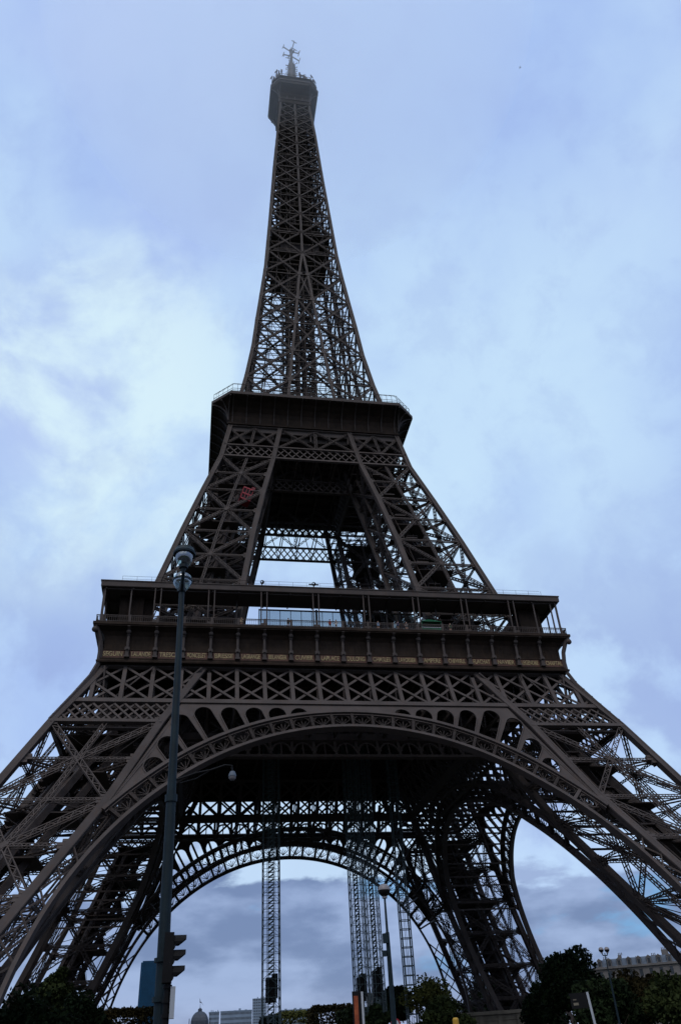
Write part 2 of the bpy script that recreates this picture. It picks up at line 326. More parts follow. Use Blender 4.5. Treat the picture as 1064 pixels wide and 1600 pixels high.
def edge_beam(b, f, z0, z1, w, n=6, gap=True):
    zs = np.linspace(z0, z1, n+1)
    for a, c in zip(zs[:-1], zs[1:]):
        p, q = V3(*f(a)), V3(*f(c)); b.bar(p, q, w, w, (0, 1, 0))
def pillar_frame(zt, zb, o, i, levels, name, w, dw, dd):
    """one leg: four edge girders (frame) + bracing as a sub-part; front left leg, then turned"""
    def build():
        cor = [lambda z: (-o(z), -o(z), z), lambda z: (-i(z), -o(z), z), lambda z: (-i(z), -i(z), z), lambda z: (-o(z), -i(z), z)]
        inn = [lambda z, k=k: tuple(V3(*cor[k](z))+V3(*[(w/2, w/2, 0), (-w/2, w/2, 0), (-w/2, -w/2, 0), (w/2, -w/2, 0)][k])) for k in range(4)]
        fr = B()
        zs = [zb]+[z for z in levels if zb < z < zt]+[zt]; zs = sorted(set(zs))
        for k in range(4):
            for a, c in zip(zs[:-1], zs[1:]):
                p, q = V3(*inn[k](a)), V3(*inn[k](c)); fr.bar(p, q, w, w, (0, 1, 0))
                # raised cover strips on the two outward sides
                sx = -1 if k in (0, 3) else 1; sy = -1 if k in (0, 1) else 1
                for e in (-1, 1):
                    off = V3(e*(w/2-.1), sy*(w/2+.03), 0); fr.bar(p+off, q+off, 0.2, 0.1, (0, 1, 0))
                    off = V3(sx*(w/2+.03), e*(w/2-.1), 0); fr.bar(p+off, q+off, 0.1, 0.2, (0, 1, 0))
        root = fr.build(name, iron)
        lb = B(); gp = lb
        nrm = [(0, -1, .5), (1, 0, -.5), (0, 1, -.5), (-1, 0, .5)]
        for z0, z1 in zip(levels[:-1], levels[1:]):
            zc = (z0+z1)/2
            for k in range(4):
                P, Q = inn[k], inn[(k+1) % 4]; n = V3(*nrm[k])
                p0, p1, q0, q1 = V3(*P(z0)), V3(*P(z1)), V3(*Q(z0)), V3(*Q(z1)); pc, qc = V3(*P(zc)), V3(*Q(zc))
                lb.lat(p0, q1, dw, dd, n); lb.lat(q0, p1, dw, dd, n)
                cc = (pc+qc)/2; lb.lat((p0+q0)/2, (p1+q1)/2, dw*.8, dd, n)
                lb.lat(pc, qc, dw*.55, dd, n, ch=.09, zz=.06); 
                lb.lat(p0, q0, dw*.55, dd, n, ch=.09, zz=.06)
                u = (qc-pc)/np.linalg.norm(qc-pc); v = (p1-p0+q1-q0); v /= np.linalg.norm(v); nn = np.cross(u, v)
                g = dw*1.0
                for sgn in (-1, 1):
                    ctr = cc+nn*sgn*(dd/2+.04)
                    for an in (0, 1, 2, 3):
                        a_ = an*PI/4; dv = u*math.cos(a_)+v*math.sin(a_); gp.bar(ctr-dv*g*.62, ctr+dv*g*.62, g*.5, .05+.012*an, nn)
                # bracket plates at the edge girders
                for zz_, e, d_ in ((z0, p0, u), (z0, q0, -u), (zc, pc, u), (zc, qc, -u)):
                    for lv in (-.42, 0, .42):
                        gp.bar(e+v*lv*dw*1.6, e+v*lv*dw*1.6+d_*dw*(1.75-abs(lv)), dw*.52, dd*1.25, nn)
            # inner cross bracing of the leg and a sloping lift track
            a = [V3(*f(zc)) for f in inn]; lb.lat(a[0], a[2], dw*.6, .5, (0, 0, 1), ch=.12); lb.lat(a[1], a[3], dw*.6, .5, (0, 0, 1), ch=.12)
            a = [V3(*f(z0)) for f in inn]; lb.lat(a[0], a[2], dw*.6, .5, (0, 0, 1), ch=.12); lb.lat(a[1], a[3], dw*.6, .5, (0, 0, 1), ch=.12)
            m = [(a[j]+a[(j+1) % 4])/2 for j in range(4)]
            for j in range(4): lb.bar(m[j], m[(j+1) % 4], .18, .18)
            for zf in (z0, zc):      # deck plates added inside the leg to block sky light
                ctr_ = -(o(zf)+i(zf))/2; wd = (o(zf)-i(zf)); lb.box((ctr_-wd*.08, ctr_+wd*.05, zf-.3), wd*.56, wd*.5, .16)
            bb = [V3(*f(zc)) for f in inn]
            for j in range(4): lb.bar(a[j], (bb[(j+1) % 4]+bb[j-1])/2, .12); lb.bar(a[j], bb[(j+2) % 4], .11)
        lb.build('lattice_bracing', iron, root)
        # lift track and stair inside the leg
        tr = B(); z0, z1 = levels[0] if levels[0] < levels[-1] else levels[-1], max(levels)
        ctr = lambda z: V3(-(o(z)+i(z))/2, -(o(z)+i(z))/2, z)
        nst = 14
        zs = np.linspace(z0, z1, nst+1)
        t = ctr(z1)-ctr(z0); t /= np.linalg.norm(t); sdv = np.cross(t, V3(1, 1, 0)); sdv /= np.linalg.norm(sdv); nv = np.cross(t, sdv)
        K = 1.0 if zb < 50 else .7
        for e in (-1, 1):
            for f2 in (-1, 1):
                off = sdv*e*1.9*K+nv*f2*1.1*K
                tr.bar(ctr(z0)+off, ctr(z1)+off, .55*K, .9*K, nv)
        for a_, c_ in zip(zs[:-1], zs[1:]):
            for f2 in (-1, 1):
                for e in (-1, 1):
                    tr.bar(ctr(a_)+sdv*e*1.9*K+nv*f2*1.1*K, ctr(c_)-sdv*e*1.9*K+nv*f2*1.1*K, .22, .22)
                tr.bar(ctr(a_)+sdv*1.9*K+nv*f2*1.1*K, ctr(a_)-sdv*1.9*K+nv*f2*1.1*K, .3, .5)
            tr.bar(ctr(a_)+sdv*1.9*K-nv*1.1*K, ctr(a_)+sdv*1.9*K+nv*1.1*K, .3, .3)
        tr.bar(ctr(z0)+nv*1.2*K, ctr(z1)+nv*1.2*K, 3.6*K, .1, nv)
        tr.build('lift_track', iron, root)
        stt = B(); nf = int((z1-z0)/2.9)
        for j in range(nf):
            za = z0+(z1-z0)*j/nf; zb_ = z0+(z1-z0)*(j+1)/nf; s1 = 1 if j % 2 else -1
            base = lambda z: V3(-(o(z)*.72+i(z)*.28), -(o(z)*.35+i(z)*.65), z)
            p = base(za)+V3(s1*1.6, -s1*1.0, 0); q = base(zb_)+V3(-s1*1.6, s1*1.0, 0)
            stt.bar(p, q, 1.1, .22); stt.box(tuple(q), 2.8, 2.2, .2)
            for e in (-.5, .5): stt.bar(p+V3(e, e, 1.0), q+V3(e, e, 1.0), .06)
            stt.bar(base(za)+V3(2, 2, 0), base(zb_)+V3(2, 2, 0), .14); stt.bar(base(za)+V3(-2, 2, 0), base(zb_)+V3(-2, 2, 0), .14)
        stt.build('staircase', iron, root)
        if zb < 50:
            for k in range(4):
                ms = B(); c = V3(*inn[k](2.0))
                for h0, h1, s_ in ((0, 3.2, 5.2), (3.2, 4.6, 4.2), (4.6, 5.4, 3.0)):
                    ms.box((c[0], c[1], (h0+h1)/2), s_, s_, h1-h0)
                ms.build('masonry_base', stone, root)
        return root
    quarter(build, tower)
LOW = [41.0, 29.4, 17.8, 6.2]
pillar_frame(51.0, 2.5, ho, hi, LOW, 'lower_leg', 0.95, 0.78, 0.5)
UPL = [104.3, 93.7, 82.0, 70.0, 58.5]
pillar_frame(114.0, 57.0, ho, hi, UPL, 'upper_leg', 0.85, 0.62, 0.4)

SL = (HO[0]-HO[3])/44.6
NF = V3(0, -1, .52)/np.linalg.norm([0, -1, .52])
def F(x, z, off=0.0): return V3(x, -(ho(z)-off), z)
def clipbar(b, x0, z0, x1, z1, w, h, lim, off):
    ts = np.linspace(0, 1, 41); ok = [t for t in ts if lim(x0+(x1-x0)*t, z0+(z1-z0)*t)]
    if len(ok) < 3: return
    a, c = ok[0], ok[-1]; b.bar(F(x0+(x1-x0)*a, z0+(z1-z0)*a, off), F(x0+(x1-x0)*c, z0+(z1-z0)*c, off), w, h, NF)

# belt truss under the first floor
PT = 4.02
def belt():
    b = B(); lim = lambda x, z: abs(x) < ho(z)-.7 and not (abs(abs(x)-hi(z)+.5) < .45)
    z0, z1 = 44.9, 51.2; zm = (z0+z1)/2
    for off, inner in ((.25, False), (14.6, True)):
        L_ = (lambda x, z: abs(x) < hi(z)-.3) if inner else lim
        for k in range(-9, 10):
            x = k*PT; clipbar(b, x, z0, x, z1, .56, .5, L_, off)
            for (a, c) in ((z0, zm), (zm, z1)):
                clipbar(b, x, a, x+PT, c, .37, .16, L_, off+.12); clipbar(b, x, c, x+PT, a, .37, .16, L_, off-.06)
        w = ho(44.6)-.3 if not inner else hi(44.6); b.bar(F(-w, 44.6, off), F(w, 44.6, off), .75 if not inner else 1.5, .7, NF)
        w = ho(51.3)-.3 if not inner else hi(51.3); b.bar(F(-w, 51.3, off), F(w, 51.3, off), .6, .6, NF)
    root = b.build('belt_truss', iron)
    # finer lattice band across the legs, just below
    f = B(); z0, z1 = 41.25, 44.2
    for off in (.25, 14.6):
        for s in (-1, 1):
            L2 = (lambda x, z: hi(z)+.5 < abs(x) < ho(z)-.6) if off < 1 else (lambda x, z: abs(x) < hi(z)-.2)
            n = 14 if off < 1 else 13
            for k in range(n):
                x = s*(23+k*1.4) if off < 1 else s*(k*2.0)
                dx = 2.8 if off < 1 else 2.9
                if off < 1: clipbar(f, x, z0, x+dx, z1, .28, .14, L2, off+.1); clipbar(f, x, z1, x+dx, z0, .28, .14, L2, off-.06)
                else:
                    cxx = s*(k*3.4+1.7)
                    if abs(cxx)+1.6 > hi(42): continue
                    for p_, q_ in zip(np.linspace(0, PI, 9)[:-1], np.linspace(0, PI, 9)[1:]): f.bar(F(cxx+1.45*math.cos(p_), 42.0+1.6*math.sin(p_), off), F(cxx+1.45*math.cos(q_), 42.0+1.6*math.sin(q_), off), .3, .2, NF)
                    f.bar(F(cxx+1.7, 41, off), F(cxx+1.7, 44, off), .45, .2, NF); f.bar(F(cxx, 41, off), F(cxx, 43.6, off), .2, .2, NF)
            if off < 1:
                f.bar(F(s*(hi(41)+.3), 41.0, off), F(s*(ho(41)-.3), 41.0, off), .55, .6, NF)
                f.bar(F(s*(hi(40.2)+.3), 40.2, off+.8), F(s*(ho(40.2)-.3), 40.2, off+.8), .25, .5, NF)
            else:
                f.bar(F(0, 41.0, off), F(s*hi(41), 41.0, off), .5, .6, NF)
    f.build('lattice_band', iron, root)
    # cross girders tying outer and inner belts, the dark underside of the floor
    g = B()
    for k in range(-9, 10):
        x = k*PT
        for z in (44.8, 50.9):
            if abs(x) < ho(z)-1: g.bar(F(x, z, .6), F(x, z, 14.4), .3, .5)
        for j in range(4):
            o0, o1 = .6+j*3.45, .6+(j+1)*3.45
            g.bar(F(x, 44.8 if j % 2 else 50.9, o0), F(x, 50.9 if j % 2 else 44.8, o1), .22)
    g.build('cross_girder', iron, root)
    return root
quarter(belt, tower)

# decorative arch: ring with fans, arcaded spandrel
ZC = 1.8; RI = 38.3; RE = 41.2; DT = R(4.15)
def AR(r_, th, off=0.0):
    x = r_*math.sin(th); z = ZC+r_*math.cos(th); return F(x, z, off)
def thmerge(r_):
    th = R(20)
    while r_*math.sin(th) < hi(ZC+r_*math.cos(th))-.1 and th < R(80): th += R(.25)
    return th
def arch(offs=(0.3, 14.3)):
    b = B(); TM = thmerge(RE)
    def ring(r_, t0, t1, w, h, off):
        n = int(abs(t1-t0)/R(1.6))+1; ts = np.linspace(t0, t1, n+1)
        for a, c in zip(ts[:-1], ts[1:]): b.bar(AR(r_, a, off), AR(r_, c, off), w, h, NF)
    TE = R(84)
    for off in offs:
        ring(RI+.22, -TE, TE, .44, 1.0, off); ring(RI+.5, -TM, TM, .14, .6, off)
        ring(RE-.1, -TM, TM, .46, 1.0, off); ring(RE-.5, -TM, TM, .12, .5, off)
    # lower limbs: lacing between the arch and the edge of the leg
    for s in (-1, 1):
        for off in offs:
            th = TM+R(5); 
            while th < TE:
                z = ZC+RI*math.cos(th); z2 = ZC+RI*math.cos(th+R(4)); b.bar(AR(RI+.3, s*th, off), F(s*(hi(z2)-.2), z2, off), .2); b.bar(AR(RI+.3, s*(th+R(4)), off), F(s*(hi(z)-.2), z, off), .16); th += R(4)
    # soffit struts between the two rings
    th = -TM
    while th < TM and len(offs) > 1:
        for r_ in (RI+.25, RE-.1): b.bar(AR(r_, th, .5), AR(r_, th, 14.0), .2, .3)
        b.bar(AR(RE-.1, th, .5), AR(RE-.1, th+2*DT, 14.0), .14)
        th += 2*DT
    for s in ((-1, 1) if len(offs) > 1 else ()):
        for k in range(3, 11):
            th = s*k*DT; b0 = AR(RE+.1, th, 14.3); zt = 41.0; xt = b0[0]+math.tan(th)*(zt-b0[2])
            if zt-b0[2] > .6: b.bar(b0, F(max(-hi(zt), min(hi(zt), xt)), zt, 14.3), .4, .3, NF)
    root = b.build('arch', iron)
    f = B(); K = int(TM/DT)+1
    for off in offs:
        for k in range(-K, K+1):
            t0 = k*DT
            if off > 1 and abs(t0) > TM: continue
            if abs(t0) <= TM+.02: f.bar(AR(RI+.4, t0, off), AR(RE-.3, t0, off), .42, .55, NF)
            tc = t0+DT/2
            if abs(tc) > TM: continue
            foot = AR(RI+.75, tc, off)
            for j in range(5):
                tt = tc+(j-2)*DT*.19; f.bar(foot, AR(RE-1.05+(.12 if j == 2 else 0)-.1*abs(j-2), tt, off), .12, .08, NF)
            hw_ = DT*.5-.0085
            pts = [AR(RE-1.25+.8*math.sin(a), tc+hw_*math.cos(a), off) for a in np.linspace(0, PI, 9)]
            for p, q in zip(pts[:-1], pts[1:]): f.bar(p, q, .11, .1, NF)
            for rr, rad, js in ((RE-.72, .17, (-1.55, 1.55)), (RI+.72, .2, (-1.45, 1.45))):
                for j in js:
                    c0 = tc+j*.62/40*1.0
                    pts = [AR(rr+rad*math.sin(a), c0+rad*math.cos(a)/rr, off) for a in np.linspace(0, 2*PI, 7)]
                    for p, q in zip(pts[:-1], pts[1:]): f.bar(p, q, .1, .08, NF)
            f.build('fan_ornament', iron, root)
    # spandrel plate with round-headed openings
    outer = [(-hi(44.3)+.2, 44.3), (hi(44.3)-.2, 44.3)]
    th = TM
    outer.append((hi(ZC+RE*math.cos(TM))-.1, ZC+RE*math.cos(TM)))
    for a in np.linspace(TM, -TM, 60): outer.append(((RE-.1)*math.sin(a), ZC+(RE-.1)*math.cos(a)))
    holes = []
    for s in (-1, 1):
        for k in range(2, 12):
            th = (k+.5)*DT; hw = 1.28
            ux, uz = math.sin(th), math.cos(th)
            best = None
            r_ = 46.5
            while r_ > RE+.2-hw:
                x, z = r_*ux, ZC+r_*uz
                dA = (hi(z)-.2-x)*math.cos(math.atan(.53))
                if z+hw < 43.75 and dA > hw+.45: best = r_; break
                r_ -= .1
            if best is None or best+hw < RE+.75: continue
            pts = []
            for a in np.linspace(-PI/2, PI/2, 15): pts.append((best+hw*math.cos(a), hw*math.sin(a)))
            pts = [(RE+.22, -hw)] + pts + [(RE+.22, hw)] if best > RE+.22 else [p for p in pts if p[0] > RE+.22]
            if len(pts) < 4: continue
            pl = [(s*(r_*ux+l*uz), ZC+r_*uz-l*ux) for r_, l in pts]; holes.append(pl)
    vs, fs = plate2d(outer, holes, .3, lambda x, z, n: F(x, z, .3+n)); sp = B(); sp.poly(vs, fs)
    for pl in holes:      # raised rim round each opening
        for p, q in zip(pl[:-1], pl[1:]): sp.bar(F(p[0], p[1], .1), F(q[0], q[1], .1), .14, .14, NF)
    sp.build('spandrel_arcade', iron, root)
    return root
a0 = arch((0.3,)); a0.parent = tower
a1 = arch(); a1.parent = tower; a1.rotation_euler = (0, 0, PI/2)
for k in (2, 3):
    c = copy_tree(a1, tower); c.rotation_euler = (0, 0, k*PI/2)

# ---- first floor: frieze with names, consoles, balcony, canopy
def loft_side(prof, thick=None):
    """prof: list of (h, z) -> one side, mitred at the corners"""
    vs = []; n = len(prof)
    for h, z in prof: vs += [(-h, -h, z), (h, -h, z)]
    return vs, [(2*i, 2*i+1, 2*i+3, 2*i+2) for i in range(n-1)]
NAMES = ['SEGUIN', 'LALANDE', 'TRESCA', 'PONCELET', 'BRESSE', 'LAGRANGE', 'BELANGER', 'CUVIER', 'LAPLACE', 'DULONG', 'CHASLES', 'LAVOISIER', 'AMPERE', 'CHEVREUL', 'FLACHAT', 'NAVIER', 'LEGENDRE', 'CHAPTAL']
def frieze():
    b = B(); vs, fs = loft_side([(34.6, 51.5), (36.35, 51.5), (36.4, 51.75), (36.15, 51.95), (36.2, 52.15), (35.75, 52.25), (35.7, 53.55), (35.85, 53.6), (35.85, 53.75), (35.6, 53.8), (35.6, 55.2), (35.75, 55.9), (36.2, 56.5), (36.9, 56.85), (37.2, 56.9), (37.2, 57.05), (37.35, 57.1), (37.35, 57.5), (37.2, 57.56), (34, 57.56)])
    b.poly(vs, fs)
    for k in range(-35, 36):    # plate seams of the coved wall and the dentils
        if k % 4: b.bar((k*1.005, -35.62, 53.85), (k*1.005, -35.62, 55.2), .05, .06)
    for k in range(-71, 72): b.box((k*.5, -36.05, 52.2), .2, .2, .12)
    for i in range(18):
        x = (i-8.5)*PT
        b.bar((x-1.65, -35.86, 53.62), (x+1.65, -35.86, 53.62), .1, .12); b.bar((x-1.65, -35.86, 52.3), (x+1.65, -35.86, 52.3), .1, .12)
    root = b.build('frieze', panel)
    p = B()
    for i in range(18):
        x = (i-8.5)*PT; p.b6(x-1.6, x+1.6, -35.84, -35.6, 52.4, 53.5)
    p.build('name_plaque', plaque, root)
    con = B()
    con.lathe([(.32, 53.75), (.32, 53.95), (.2, 54.0), (.22, 54.8), (.2, 55.7), (.3, 55.8), (.3, 55.95)], (0, -36.2, 0), 10)
    con.ball((0, -36.45, 56.3), .38, 10); con.b6(-.34, .34, -36.5, -35.7, 53.35, 53.78); con.b6(-.26, .26, -36.4, -35.7, 52.3, 53.36); con.b6(-.36, .36, -36.55, -35.7, 52.28, 52.55)
    con.bar((0, -36.4, 56.5), (0, -37.2, 56.98), .4, .3); con.ball((0, -36.46, 53.5), .2, 8)
    c0 = con.build('console', iron, root); c0.location = (-8*PT, 0, 0)
    for k in range(-7, 9):
        c = c0.copy(); C.objects.link(c); c.parent = root; c.location = (k*PT, 0, 0)
    return root
fr = quarter(frieze, tower)
for i, nm in enumerate(NAMES):
    vs, fs = text_mesh(nm, 1.0, 2.75); t = B()
    x = (i-8.5)*PT; t.poly([(x+v[0], -35.87-v[2], 52.95+v[1]) for v in vs], fs)
    o = t.build('name_lettering', gold, fr)
def corner_console():
    b = B()
    pts = [(37.2, 57), (36.75, 56.2), (36.3, 54.8), (36.15, 53.2), (36.2, 51.4), (36.9, 49.2), (38.6, 45.6), (40.75, 41.3)]
    for (h0, z0), (h1, z1) in zip(pts[:-1], pts[1:]): b.bar((-h0+.2, -h0+.2, z0), (-h1+.2, -h1+.2, z1), .5, .5, (1, 1, 0))
    b.ball((-37.0, -37.0, 56.3), .45, 10)
    for z in np.arange(42, 51, 1.5):
        h = float(np.interp(z, [p[1] for p in pts][::-1], [p[0] for p in pts][::-1])); b.bar((-h, -h, z), (-ho(z+.7), -ho(z+.7), z+.7), .18)
    return b.build('corner_console', iron)
quarter(corner_console, tower)
def balcony():
    b = B(); b.bar((-37, -37, 58.68), (37, -37, 58.68), .12, .1); b.bar((-37, -37, 57.75), (37, -37, 57.75), .1, .08); b.bar((-37, -37, 58.45), (37, -37, 58.45), .06, .05)
    for x in np.arange(-36.9, 37, .3): b.bar((x, -37, 57.56), (x, -37, 58.65), .05, .05)
    for k in range(-9, 10): b.b6(k*PT-.17, k*PT+.17, -37.12, -36.9, 57.55, 58.78)
    return b.build('balcony_railing', iron)
quarter(balcony, tower)
def canopy():
    b = B(); vs, fs = loft_side([(31.8, 63.62), (36.9, 63.62), (37.0, 63.7), (37.0, 64.5), (37.1, 64.55), (37.1, 64.7), (31.8, 64.9), (31.8, 63.62)]); b.poly(vs, fs)
    for k in range(-9, 10): b.bar((k*PT, -36.7, 63.5), (k*PT, -32, 63.45), .2, .25)
    b.bar((-36.4, -36.4, 63.5), (36.4, -36.4, 63.5), .18, .2)
    root = b.build('canopy', iron)
    pp = B()
    for dx in (-.45, .45): pp.bar((dx, -36.85, 57.56), (dx, -36.85, 63.6), .17, .17, (0, 1, 0))
    pp.box((0, -36.85, 57.85), 1.1, .3, .5)
    c0 = pp.build('twin_post', iron, root); c0.location = (-28.4, 0, 0)
    for k in range(-2, 5):
        if k-1 == 0 and False: continue
    for x in (-20.3, -12.2, -4.05, 4.05, 12.2, 20.3, 28.4):
        c = c0.copy(); C.objects.link(c); c.parent = root; c.location = (x, 0, 0)
    sp = B(); sp.bar((0, -36.5, 57.56), (0, -36.5, 63.6), .2, .2, (0, 1, 0)); s0 = sp.build('single_post', iron, root); s0.location = (-32.4, 0, 0)
    for x, y in ((-16.3, 2.5), (16.3, 2.5), (32.4, 0), (-36.3, 0), (36.3, 0), (35.4, 0), (8.1, 3.2), (24.4, 3)):
        c = s0.copy(); C.objects.link(c); c.parent = root; c.location = (x, y, 0)
    rr = B()
    for s in (-32, 32): rr.bar((-34 if s < 0 else -34, -36.6, 65.7), (34, -36.6, 65.7), .03, .03)
    for x in np.arange(-34, 35, 2.2): rr.bar((x, -36.6, 64.6), (x, -36.6, 65.7), .035)
    rr.bar((-34, -36.6, 65.2), (34, -36.6, 65.2), .03)
    rr.build('guard_wire', iron, root)
    return root
quarter(canopy, tower)
# floor plates
def slab(name, h, z0, z1, rib=True, parent=tower, void=0):
    b = B()
    if void:
        for s in (-1, 1): b.b6(-h, h, s*void, s*h, z0, z1); b.b6(s*void, s*h, -void, void, z0, z1)
    else: b.b6(-h, h, -h, h, z0, z1)
    if rib:
        for x in np.arange(-h+1, h, 4.02): b.b6(x-.15, x+.15, -h, h, z0-1.6, z0-.003); b.b6(-h, h, x-.12, x+.12, z0-1.2, z0-.006)
    return b.build(name, iron, parent)
slab('first_floor', 34.2, 55.6, 57.4)
# enclosed rooms between the legs on the first floor: glass screens and solid corner rooms
def rooms():
    b = B()
    b.bar((-12.6, -31.2, 57.9), (13.4, -31.2, 57.9), .3, 1.0)
    for x in np.linspace(-12.6, 13.4, 16): b.bar((x, -31.2, 57.6), (x, -31.2, 63.55), .09, .12, (0, 1, 0))
    b.bar((-12.6, -31.2, 63.45), (13.4, -31.2, 63.45), .2, .2)
    for x in (-3.2, 4.6, 11.0): b.bar((x, -31.5, 57.6), (x, -31.5, 63.55), .3, .3, (0, 1, 0))
    root = b.build('glass_screen', iron)
    for a, c in zip(np.linspace(-12.6, 13.4, 16)[:-1], np.linspace(-12.6, 13.4, 16)[1:]):
        g = B(); g.b6(a+.05, c-.05, -31.23, -31.19, 58.4, 63.4); g.build('window_pane', pane_m, root)
    return root
quarter(rooms, tower)
def corner_room():
    b = B()
    for x0, x1, y0, y1, z1 in ((-34.2, -30.6, -34.2, -30.6, 63.6), (-30.6, -29.2, -33.2, -31.8, 63.6)):
        b.b6(x0, x1, y0, y1, 57.56, z1)
    b.b6(-28.5, -14.5, -31.5, -31.2, 57.56, 59.4); b.b6(-31.5, -31.2, -28.5, -14.5, 57.56, 59.4)
    b.b6(-20.5, -15, -31.5, -31.0, 57.56, 61.6)
    for x in np.arange(-34, -31, .9): b.bar((x, -34.26, 57.6), (x, -34.26, 63.5), .08)
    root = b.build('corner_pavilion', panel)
    return root
quarter(corner_room, tower)

# ---- upper belt (under the second floor)
def upper_belt():
    b = B(); 
    def face(off, lim, zA, zB, n):
        k = 0
        xs = np.linspace(-ho(zA), ho(zA), n)
        dx = xs[1]-xs[0]
        for x in xs:
            clipbar(b, x, zA, x+dx*1.5, zB, .27 if off < 1 else .42, .1, lim, off+.1); clipbar(b, x, zB, x+dx*1.5, zA, .27 if off < 1 else .42, .1, lim, off-.03)
    L1 = lambda x, z: abs(x) < ho(z)-.5 and abs(abs(x)-hi(z)+.4) > .35
    L3 = lambda x, z: abs(x) < hi(z)-.1
    face(.25, L1, 104.7, 107.6, 26); face(11.3, L3, 104.7, 107.6, 26)
    for off, hh in ((.25, ho), (11.3, hi)):
        for z, w in ((104.5, .6), (107.8, .5), (113.9, .5)): b.bar(F(-hh(z), z, off), F(hh(z), z, off), w, .45, NF)
    root = b.build('upper_belt_truss', iron)
    d = B()
    def xb(x0a, x1a, off, z0=107.8, z1=113.7):
        # x0a, x1a functions of z
        p0, q0, p1, q1 = F(x0a(z0), z0, off), F(x1a(z0), z0, off), F(x0a(z1), z1, off), F(x1a(z1), z1, off)
        d.lat(p0, q1, .5, .35, NF, ch=.1, zz=.06); d.lat(q0, p1, .5, .35, NF, ch=.1, zz=.06)
    for s in (-1, 1):
        mid = lambda z: s*(ho(z)+hi(z))/2
        xb(lambda z: s*hi(z), mid, .35); xb(mid, lambda z: s*ho(z), .35)
        d.lat(F(mid(107.8), 107.8, .35), F(mid(113.7), 113.7, .35), .5, .35, NF, ch=.1, zz=.06)
        xb(lambda z: 0, lambda z: s*hi(z), .35); xb(lambda z: 0, lambda z: s*hi(z), 11.2)
    d.lat(F(0, 107.8, .35), F(0, 113.7, .35), .6, .35, NF, ch=.1, zz=.06)
    for k in range(-4, 5):
        x = k*4.0; d.bar(F(x, 107.6, .5), F(x, 107.6, 11), .2); d.bar(F(x, 104.6, .5), F(x, 104.6, 11), .2); d.bar(F(x, 104.6, .5), F(x+3, 104.6, 11), .15)
    d.build('lattice_bracing', iron, root)
    return root
quarter(upper_belt, tower)

# ---- octagonal galleries
def octa(h, a, z): return [(-a, -h, z), (a, -h, z), (h, -a, z), (h, a, z), (a, h, z), (-a, h, z), (-h, a, z), (-h, -a, z)]
def oct_loft(b, prof, cap=True):
    vs = []
    for h, a, z in prof: vs += octa(h, a, z)
    fs = [(8*i+k, 8*i+(k+1) % 8, 8*i+8+(k+1) % 8, 8*i+8+k) for i in range(len(prof)-1) for k in range(8)]
    if cap: fs += [tuple(range(8))[::-1], tuple(8*(len(prof)-1)+k for k in range(8))]
    b.poly(vs, fs)
P2 = [(18.35, 18.3, 114.1), (18.6, 18.5, 114.15), (18.6, 18.5, 114.5), (18.35, 18.25, 114.6), (18.4, 18.2, 116.4), (18.7, 18.2, 117.3), (19.5, 18.2, 118.2), (20.7, 18.2, 119.0), (21.9, 18.15, 119.4), (21.95, 18.15, 119.45)]
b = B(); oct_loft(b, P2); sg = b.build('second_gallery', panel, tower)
b = B(); oct_loft(b, [(21.95, 18.15, 119.45), (22.15, 18.25, 119.5), (22.15, 18.25, 120.25), (21.9, 18.1, 120.3)]); b.build('cornice', iron, sg)
rb = B(); pr = [(18.42, 114.6), (18.5, 116.3), (18.95, 117.3), (19.8, 118.2), (20.9, 118.9), (21.9, 119.35)]
for (h0, z0), (h1, z1) in zip(pr[:-1], pr[1:]): rb.bar((0, -h0, z0), (0, -h1, z1), .2, .3, (0, 1, 0))
r0 = rb.build('gallery_rib', iron, sg); r0.location = (-17.6, 0, 0)
first = True
for k in range(4):
    for j in range(13):
        if k == 0 and j == 0: continue
        c = r0.copy(); C.objects.link(c); c.parent = sg
        x = -17.6+j*2.933; c.rotation_euler = (0, 0, k*PI/2); c.location = (x*math.cos(k*PI/2), x*math.sin(k*PI/2), 0)
cb = B()
for t in (.0, .5, 1.0):
    pts = []
    for s_ in np.linspace(0, 1, 9):
        a_ = s_*PI/2; top = V3(*octa(21.9, 18.15, 119.3)[7])*(1-t)+V3(*octa(21.9, 18.15, 119.3)[0])*t; bot = V3(-18.4, -18.4, 115.2)
        pts.append(bot+(top-bot)*V3(1-math.cos(a_), 1-math.cos(a_), math.sin(a_)))
    for p, q in zip(pts[:-1], pts[1:]): cb.bar(p-V3(.1, .1, .1), q-V3(.1, .1, .1), .22, .3)
quarter(lambda: cb.build('corner_bracket', iron), tower)
b = B()
oc = octa(21.7, 17.9, 0)
for i in range(8):
    p, q = V3(*oc[i]), V3(*oc[(i+1) % 8]); n = max(2, int(np.linalg.norm(q-p)/1.1))
    for z in (120.9, 121.4, 122.6): b.bar(p+V3(0, 0, z), q+V3(0, 0, z), .07, .06)
    for j in range(n): b.bar(p+(q-p)*j/n+V3(0, 0, 120.2), p+(q-p)*j/n+V3(0, 0, 122.7), .07)
    for j in range(n):
        c = p+(q-p)*j/n; c2 = c*.975; b.bar(c+V3(0, 0, 122.6), c2+V3(0, 0, 123.3), .06)
    b.bar(p*.975+V3(0, 0, 123.3), q*.975+V3(0, 0, 123.3), .05)
b.build('gallery_railing', iron, tower)
slab('second_floor', 18.0, 112.6, 114.05)
